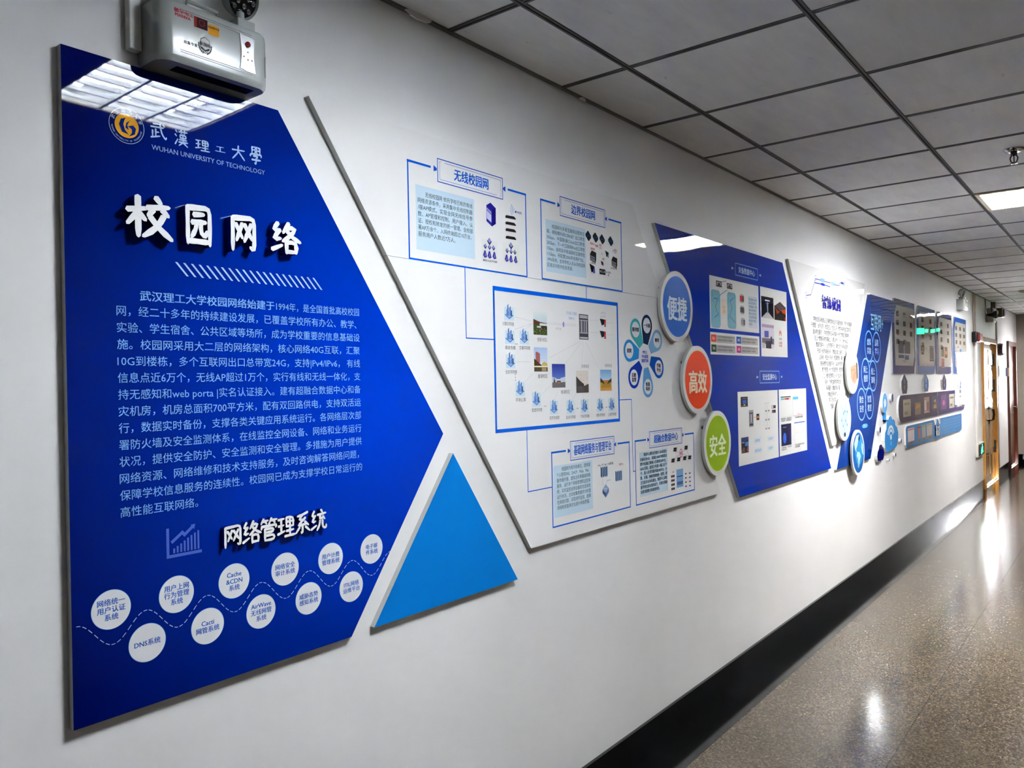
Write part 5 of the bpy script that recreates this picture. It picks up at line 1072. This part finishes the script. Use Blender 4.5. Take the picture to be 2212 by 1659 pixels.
p.poly([(c[0]-.035, c[1]+.01), (c[0]+.03, c[1]+.0), (c[0]+.06, c[1]-.03), (c[0]+.02, c[1]-.07), (c[0]+.0, c[1]-.12), (c[0]-.02, c[1]-.10), (c[0]-.025, c[1]-.05), (c[0]-.05, c[1]-.02)], LC, 3)
p.poly([(c[0]+.09, c[1]+.07), (c[0]+.12, c[1]+.05), (c[0]+.13, c[1]-.03), (c[0]+.10, c[1]-.01), (c[0]+.075, c[1]+.03)], LC, 3)
p.poly([(c[0]-.01, c[1]+.10), (c[0]+.03, c[1]+.13), (c[0]+.05, c[1]+.10), (c[0]+.02, c[1]+.08)], (24, 40, 90), 4); p.line([(c[0]-.02, c[1]-.03), (c[0]-.01, c[1]-.09), (c[0]+.005, c[1]-.13)], .008, (20, 60, 120), 4); p.obj('globe_print', t, 'film')

# ---- cloud, bubbles and dots
def union_cloud(c, R, n=8, k=.26, sx=1, sz=1, flat=False):
    P = []
    for i in range(n):
        a = 2*PI*i/n
        cx, cz = c[0]+R*(1-k)*math.cos(a)*sx, c[1]+R*(1-k)*math.sin(a)*sz
        for j in range(7):
            b = a-.95+1.9*j/6; P.append((cx+R*k*1.35*math.cos(b)*sx, cz+R*k*1.35*math.sin(b)*sz))
    return P
t = thing('cloud_sign', 'light blue cloud-shaped plaque with a white wireless symbol', 'wall plaque', (7.14, 0, .94))
c = (7.145, 1.05)
CP = [(6.93, .975), (6.96, .945), (7.02, .937), (7.08, .948), (7.13, .943), (7.19, .955), (7.25, .950), (7.33, .968), (7.385, 1.02), (7.39, 1.08), (7.35, 1.125), (7.29, 1.145), (7.28, 1.18), (7.23, 1.20), (7.19, 1.198), (7.165, 1.218), (7.12, 1.232), (7.07, 1.222), (7.04, 1.198), (7.0, 1.195), (6.985, 1.175), (6.975, 1.13), (6.93, 1.10), (6.912, 1.04)]
board(t, CP, 0, .024, (44, 132, 200), 'edge_white', 'film', 'cloud_panel')
p = Pr(.024); WC = (210, 218, 224)
p.poly([(6.962, 1.196), (7.04, 1.192), (7.04, 1.205), (6.975, 1.207), (6.972, 1.275), (6.962, 1.275)], (44, 132, 200), 1)
c2 = (7.12, 1.04); p.circ((7.125, 1.055), .030, WC, 2, 20, .024)
for r_, w_ in ((.072, .022), (.112, .024)): p.ring((7.125, 1.055), r_, w_, WC, 2, 20, r_*.78, PI*.10, PI*.90)
p.circ((7.125, 1.003), .016, (120, 190, 225), 2, 14, .020); p.obj('wireless_symbol', t, 'film')
G().box(6.962, 6.975, -.024, 0, 1.19, 1.275).box(6.962, 7.03, -.024, 0, 1.19, 1.205).obj('connecting_bar', mat('cloud_blue', C3(44, 132, 200), .3), t, t.location)
t = thing('bubble_sign', 'light blue oval plaque with a white message bubble, above the cloud', 'wall plaque', (6.95, 0, 1.27))
c = (6.948, 1.345); board(t, [(c[0]+.080*math.cos(2*PI*i/40), c[1]+.080*math.sin(2*PI*i/40)) for i in range(40)], 0, .024, (44, 140, 205), 'edge_white', 'film', 'disc')
p = Pr(.024); p.circ(c, .038, (222, 232, 232), 1, 24, .032); p.poly([(c[0]-.02, c[1]-.02), (c[0]-.028, c[1]-.046), (c[0]+.008, c[1]-.028)], (222, 232, 232), 1); p.ring((c[0], c[1]+.003), .016, .004, (120, 150, 180), 2, 16); p.obj('message_symbol', t, 'film')
t = thing('cloud_sign', 'small navy blue cloud-shaped plaque at the foot of the blue ringed board', 'wall plaque', (6.77, 0, .88))
board(t, [(6.675, .905), (6.70, .884), (6.735, .892), (6.765, .882), (6.80, .893), (6.84, .886), (6.875, .905), (6.89, .945), (6.87, .985), (6.835, .995), (6.82, 1.012), (6.775, 1.018), (6.735, 1.010), (6.72, .985), (6.68, .965), (6.665, .935)], 0, .024, (10, 20, 112), 'edge_white', 'acrylic', 'cloud_panel')
for (x, z, r_), lb in (((7.215, 1.381, .034), 'navy dot plaque beside the light blue message bubble'), ((6.785, 1.135, .026), 'navy dot plaque left of the light blue cloud'), ((7.505, .997, .020), 'navy dot plaque right of the light blue cloud'), ((7.29, .893, .017), 'small purple dot plaque below the light blue cloud'), ((7.055, .868, .009), 'tiniest dark dot plaque, lowest of the dots below the cloud')):
    t = thing('dot_plaque', lb, 'wall plaque', (x, 0, z), 'round dots around the cloud')
    board(t, [(x+r_*math.cos(2*PI*i/20), z+r_*math.sin(2*PI*i/20)) for i in range(20)], 0, .022, (34, 34, 120), 'edge_white', 'acrylic', 'disc')

# ---- four tall framed boards
TALL = [(7.285, (42, 50, 112), 'navy', 0), (8.262, (58, 96, 160), 'blue', 1), (9.225, (40, 46, 116), 'indigo', 2), (10.205, (24, 84, 172), 'bright', 3)]
TLAB = ['tall navy-framed board next to the blue ringed board, nearest of the four', 'tall steel-blue-framed board, second of the four, with a green picture', 'tall indigo-framed board, third of the four, mirroring the green exit sign', 'tall bright-blue-framed board farthest along the row of four']
for x, col, nm, i in TALL:
    t = thing('tall_board', TLAB[i], 'display board', (x+.45, 0, 1.584), 'tall framed boards in a row')
    w_ = .895; z0, z1 = 1.584, 2.238
    out = [(x, z0), (x+w_-.06, z0), (x+w_, z0+.13), (x+w_, z1), (x+.10, z1), (x, z1-.14)]
    board(t, out, 0, .014, col, 'edge', 'acrylic_wavy')
    p = Pr(.014); inn = [(x+.095, z0+.072), (x+w_-.10, z0+.072), (x+w_-.035, z0+.16), (x+w_-.035, z1-.055), (x+.165, z1-.055), (x+.085, z1-.15)]
    p.poly(inn, (168, 164, 156), 1); fr = p.obj('white_field', t, 'acrylic_wavy')
    rnd = random.Random(i+3)
    rows = [3, 2, 2, 3][i]
    for r in range(4 if i < 3 else 3):
        for c_ in range(rows):
            if i < 3 and r == 3 and c_ == rows-1: continue
            xc = x+.20+c_*(w_-.36)/(rows-1)*(1 if rows == 3 else .72)+(0 if rows == 3 else .07); zc = z1-.125-r*.082
            a, b = (xc-.052, zc+.021), (xc+.052, zc-.023); q = Pr(.014)
            q.rect(a, b, (rnd.randint(84, 110), rnd.randint(82, 100), rnd.randint(76, 90)), 2); q.rect((a[0]+.02, a[1]-.012), (b[0]-.03, b[1]+.01), (rnd.randint(50, 76), rnd.randint(48, 80), rnd.randint(44, 84)), 3)
            if rnd.random() < .5: q.rect((a[0]+.01, b[1]+.004), (b[0]-.02, b[1]-.006), (170, 70, 60), 3)
            q.obj('thumbnail_picture', fr, 'acrylic_wavy')
    q = Pr(.014)
    if i == 0:
        q.rect((x+.22, 1.875), (x+.44, 1.765), (36, 46, 84), 2); q.rect((x+.46, 1.875), (x+.68, 1.765), (56, 54, 60), 2); q.rect((x+.22, 1.750), (x+.44, 1.722), (36, 46, 80), 2); q.rect((x+.46, 1.750), (x+.62, 1.710), (30, 66, 130), 2)
        q.ctext('校园应用展示', x+.45, 1.695, .024, (120, 116, 110), 2, 0, 1)
    if i == 1:
        q.rect((x+.17, 1.855), (x+.34, 1.800), (92, 130, 72), 2); q.rect((x+.19, 1.795), (x+.31, 1.770), (150, 50, 44), 2); q.frame((x+.60, 1.855), (x+.79, 1.715), .014, (66, 66, 130), 2); q.rect((x+.61, 1.845), (x+.78, 1.73), (96, 90, 84), 3)
        q.ctext('平台风采', x+.42, 1.83, .024, (120, 116, 110), 2, 0, 1)
        for k, s_ in enumerate('人工智'): q.ctext(s_, x+.25+k*.22, 1.672, .018, (130, 90, 86), 2, 0, 1)
    if i == 2:
        q.rect((x+.25, 1.875), (x+.41, 1.765), (84, 88, 56), 2); q.rect((x+.44, 1.872), (x+.60, 1.755), (120, 84, 60), 2); q.rect((x+.48, 1.83), (x+.55, 1.79), (190, 120, 80), 3); q.rect((x+.25, 1.745), (x+.41, 1.645), (164, 104, 104), 2); q.rect((x+.28, 1.70), (x+.38, 1.65), (110, 70, 70), 3); q.ctext('文化', x+.58, 1.72, .03, (200, 130, 130), 2, 0, 1)
    if i == 3:
        q.circ((x+.46, 1.855), .045, (60, 120, 190), 2, 16, .02); q.rect((x+.52, 1.868), (x+.58, 1.846), (90, 150, 200), 2); q.rect((x+.26, 1.895), (x+.36, 1.888), (90, 90, 90), 2); q.rect((x+.28, 1.875), (x+.36, 1.868), (200, 190, 90), 2); q.rect((x+.42, 1.835), (x+.44, 1.79), (50, 50, 56), 2)
        q.ctext('服务大厅', x+.45, 1.76, .024, (120, 116, 110), 2, 0, 1)
    q.obj('lower_pictures', fr, 'acrylic_wavy')
# ---- four small elongated hexagons
HX = [(7.70, (40, 44, 78)), (8.64, (62, 104, 160)), (9.60, (62, 56, 110)), (10.60, (90, 120, 170))]
HL = ['small dark hexagonal plaque under the tall navy-framed board', 'small steel-blue hexagonal plaque under the second tall board', 'small purple hexagonal plaque under the third tall board', 'small pale hexagonal plaque under the farthest tall board']
HW = ['教学', '管理', '科研', '服务']
for (x, col), lb, s_ in zip(HX, HL, HW):
    t = thing('hexagon_plaque', lb, 'wall plaque', (x, 0, 1.405), 'small hexagon plaques in a row')
    board(t, [(x-.085, 1.405), (x+.085, 1.405), (x+.118, 1.455), (x+.118, 1.515), (x+.01, 1.578), (x-.01, 1.578), (x-.118, 1.515), (x-.118, 1.455)], 0, .016, col, 'edge_white', 'acrylic_wavy')
    p = Pr(.016); p.ctext(s_[0], x, 1.513, .042, (150, 170, 205), 1, .02, 1); p.ctext(s_[1], x, 1.458, .042, (150, 170, 205), 1, .02, 1); p.obj('word', t, 'acrylic_wavy')
# ---- long strips
t = thing('picture_strip', 'long navy strip with rounded end and a row of small pictures', 'display board', (9.2, 0, 1.15))
P = [(10.80, 1.15), (10.87, 1.19), (10.87, 1.392), (9.215, 1.392), (9.215, 1.15)]; Q = [(9.208, 1.15), (9.208, 1.392), (7.56, 1.392)]+[(7.56-.11*math.sin(PI*i/10), 1.271+.121*math.cos(PI*i/10)) for i in range(1, 10)]+[(7.56, 1.15)]
board(t, P, 0, .016, (44, 40, 110), 'edge_white', 'acrylic_wavy'); board(t, Q, 0, .016, (40, 38, 84), 'edge_white', 'acrylic_wavy')
for k, (a, b) in enumerate((((7.6276, 1.3307), (7.9345, 1.1855)), ((8.1089, 1.3476), (8.3627, 1.1824)), ((8.518, 1.349), (8.7807, 1.1812)), ((8.8917, 1.3481), (9.2144, 1.183)), ((9.3916, 1.3403), (9.6814, 1.1759)), ((9.866, 1.3289), (10.1767, 1.176)), ((10.3719, 1.3265), (10.6893, 1.1746)))):
    p = Pr(.016); z1_, z0_ = 1.352, 1.196
    c = [(176, 164, 136), (150, 130, 100), (176, 140, 136), (66, 78, 120), (130, 84, 130), (190, 186, 176), (190, 186, 176)][k]
    p.rect((a[0], z1_), (b[0], z0_), c, 1); w_ = b[0]-a[0]
    if k == 1: p.poly([(a[0], z0_+.06), (a[0]+w_*.4, z0_+.10), (b[0], z0_+.095), (b[0], z0_+.075), (a[0]+w_*.5, z0_+.06)], (196, 140, 70), 2); p.rect((a[0], z1_), (b[0], z1_-.04), (56, 52, 84), 2)
    elif k == 3: p.poly([(a[0]+w_*.3, z0_+.03), (a[0]+w_*.4, z0_+.11), (a[0]+w_*.6, z0_+.125), (a[0]+w_*.75, z0_+.03)], (176, 150, 90), 2); p.rect((a[0]+w_*.35, z0_+.07), (a[0]+w_*.65, z0_+.095), (170, 50, 60), 3); p.rect((a[0], z0_), (b[0], z0_+.02), (90, 60, 60), 3)
    elif k == 2: p.rect((a[0]+w_*.1, z1_-.03), (a[0]+w_*.4, z0_+.03), (206, 190, 176), 2); p.rect((a[0]+w_*.5, z1_-.05), (a[0]+w_*.9, z0_+.02), (160, 110, 110), 2)
    elif k == 4: p.circ((a[0]+w_*.5, z0_+.07), w_*.25, (190, 110, 160), 2, 12, .03)
    else: p.rect((a[0]+w_*.15, z1_-.03), (a[0]+w_*.85, z1_-.05), (130, 120, 110), 2); p.rect((a[0]+w_*.15, z0_+.05), (a[0]+w_*.6, z0_+.02), (140, 130, 110), 2)
    p.obj('picture', t, 'acrylic_wavy')
t = thing('picture_strip', 'lower light blue strip with phone pictures, notched top and a text block', 'display board', (9.2, 0, .91))
P = [(7.715, .945), (7.75, .912), (8.94, .912), (8.955, .905), (9.0, .930), (9.05, .905), (9.20, .900), (9.36, .905), (9.372, .912), (10.60, .912), (10.64, .935), (10.65, 1.085), (10.63, 1.111), (9.42, 1.111), (9.34, 1.111), (9.33, 1.055), (9.27, 1.055), (9.20, 1.111), (9.14, 1.111), (9.10, 1.055), (9.04, 1.055), (8.99, 1.111), (7.75, 1.111), (7.715, 1.085)]
board(t, P, 0, .016, (46, 124, 190), 'edge_white', 'acrylic_wavy')
for k, (a, b) in enumerate((((7.7895, 1.0995), (8.0611, 0.9252)), ((8.2033, 1.0847), (8.3429, 0.933)), ((8.3965, 1.0944), (8.5734, 0.9355)), ((8.6189, 1.0952), (8.8916, 0.9205)))):
    p = Pr(.016); p.rect((a[0], 1.086), (b[0], .932), [(214, 200, 204), (150, 120, 116), (160, 162, 158), (176, 174, 166)][k], 1); p.rect((a[0], .965), (b[0], .932), (110, 120, 116), 2)
    p.circ(((a[0]+b[0])/2, .948), .012, (24, 24, 28), 3, 10, .006); p.rect((a[0]+.01, 1.078), (b[0]-.01, 1.068), [(200, 90, 90), (130, 40, 50), (90, 150, 90), (120, 140, 150)][k], 2); p.obj('picture', t, 'acrylic_wavy')
p = Pr(.016)
for i in range(5): p.text('移动校园让师生随时随地享受便捷的信息服务', 9.50, 10.52-(.3 if i == 4 else 0), 1.075-i*.033-.009, .018, (92, 158, 208), 1, 0, 1)
p.obj('body_text', t, 'acrylic_wavy')
xa, xb = (9.0347, 0.9885)[0], (9.278, 0.9874)[0]
for i, (ch, zz) in enumerate((('智', 1.02), ('慧', .965))): raised(t, ch, (xa, zz+.027), (xa+.10, zz-.027), 13, .016, .023, [M['letter_white'], M['letter_side']])
for i, (ch, zz) in enumerate((('校', 1.02), ('园', .965))): raised(t, ch, (xa+.11, zz+.027), (xa+.21, zz-.027), 13, .016, .023, [M['letter_white'], M['letter_side']])

# ================================================================== FAR WALL FITTINGS
g = G().box(11.78, 11.86, -.022, 0, .62, 1.985); t = g.obj('cable_trunking', M['white_pl'], None, (11.82, 0, .62), bevel=.004); tag(t, 'white vertical trunking between the red alarm box and the low exit sign', 'trunking')
g = G().tube([(11.72, -.012, 2.12), (11.72, -.012, CH)], .008).tube([(11.86, -.012, 2.12), (11.86, -.012, CH)], .008); t = g.obj('conduit_pair', mat('conduit', C3(150, 132, 116), .4), None, (11.79, 0, 2.12)); tag(t, 'pair of thin conduits dropping from the ceiling to the red alarm box', 'conduit')
L_ = (11.80, 0, 1.98); t = thing('alarm_box', 'dark red alarm box with grey rim on the wall left of the oak door', 'alarm', L_)
G().box(11.62, 11.93, -.06, 0, 1.98, 2.12).obj('housing', M['dark'], t, L_, bevel=.015); G().box(11.64, 11.91, -.09, -.055, 1.985, 2.10).obj('red_cover', M['red'], t, L_, bevel=.015); G().box(11.88, 11.91, -.10, -.085, 1.985, 2.0).obj('call_lamp', M['white_pl'], t, L_)
L_ = (12.02, 0, .49); t = thing('exit_sign', 'low green lit running-man exit sign beside the oak door', 'exit sign', L_)
G().box(11.76, 12.30, -.03, 0, .49, .665).obj('housing', M['white_pl'], t, L_, bevel=.004); G().box(11.80, 12.28, -.034, -.028, .505, .65).obj('dark_face', M['dark'], t, L_)
g = G(); g.prism([(11.98, .52), (12.03, .52), (12.06, .56), (12.12, .53), (12.16, .535), (12.10, .585), (12.14, .60), (12.10, .615), (12.04, .60), (12.0, .56)], -.036, -.033).prism([(12.09+.022*math.cos(2*PI*i/12), .632+.011*math.sin(2*PI*i/12)) for i in range(12)], -.036, -.033)
g.obj('running_figure', M['green'], t, L_)
L_ = (12.9, 0, 2.34); t = thing('wall_speaker', 'grey box with a black round horn, hung from a wire above the oak door', 'speaker', L_)
G().box(12.88, 13.12, -.10, 0, 2.30, 2.50).obj('housing', mat('khaki_box', C3(150, 140, 124), .5), t, L_, bevel=.008); G().lathe([(.05, -.13), (.055, -.10), (.03, -.07), (.01, 0)], (12.84, -.02, 2.40), 'y', 16).obj('horn', M['black'], t, L_, smooth=True); G().tube([(12.80, -.02, 2.42), (12.80, -.01, CH)], .006, 6).tube([(12.88, -.06, 2.50), (12.84, -.08, 2.50), (12.84, -.08, 2.44)], .006, 6).obj('cable', M['black'], t, L_)
L_ = (13.9, 0, 2.40); t = thing('twin_floodlight', 'dark twin floodlight sticking out from the wall under the ceiling', 'floodlight', L_)
G().box(13.42, 13.52, -.06, 0, 2.42, CH-.004).obj('bracket', mat('khaki_dark', C3(96, 84, 68), .5), t, L_); G().box(13.50, 13.82, -.055, -.025, 2.47, 2.51).obj('arm', mat('khaki_arm', C3(140, 128, 108), .5), t, L_); G().box(13.80, 14.0, -.105, -.012, 2.42, 2.56).obj('lamp_box', mat('khaki_lamp', C3(112, 98, 78), .5), t, L_, bevel=.01); G().lathe([(.045, -.125), (.06, -.115), (.06, -.10)], (13.92, 0, 2.49), 'y', 20).obj('lens_rim', M['dark'], t, L_, smooth=True)
g = G().tube([(13.90, -.012, .16), (13.90, -.012, 2.37)], .012); t = g.obj('wall_pipe', mat('pipe', C3(170, 150, 136), .4), None, (13.9, 0, .16)); tag(t, 'thin vertical pipe between the oak door and the red bell', 'pipe')
L_ = (14.05, 0, 1.90); t = thing('alarm_bell', 'dark red octagonal alarm bell with white dot right of the oak door', 'alarm', L_)
G().lathe([(.088, 0), (.095, -.03), (.085, -.07)], (14.12, 0, 1.945), 'y', 8).obj('housing', mat('bell_red', C3(70, 14, 14), .35), t, L_); G().box(14.12, 14.16, -.085, -.07, 1.865, 1.89).obj('white_dot', M['white_pl'], t, L_)
t = G().box(14.0, 14.30, -.03, 0, 1.53, 1.70).obj('switch_plate', M['white_pl'], None, (14.15, 0, 1.53), bevel=.01); tag(t, 'glossy white wall box catching the window light, right of the oak door', 'wall box')
L_ = (15.05, 0, 1.53); t = thing('door_sign', 'small yellow and blue sign projecting from the wall before the dark door', 'sign', L_)
G().box(15.03, 15.05, -.05, 0, 1.53, 1.67).obj('plate', mat('sign_yellow', C3(190, 150, 96), .5), t, L_); G().box(15.026, 15.030, -.022, 0, 1.53, 1.67).obj('blue_half', mat('sign_blue', C3(86, 90, 146), .5), t, L_)
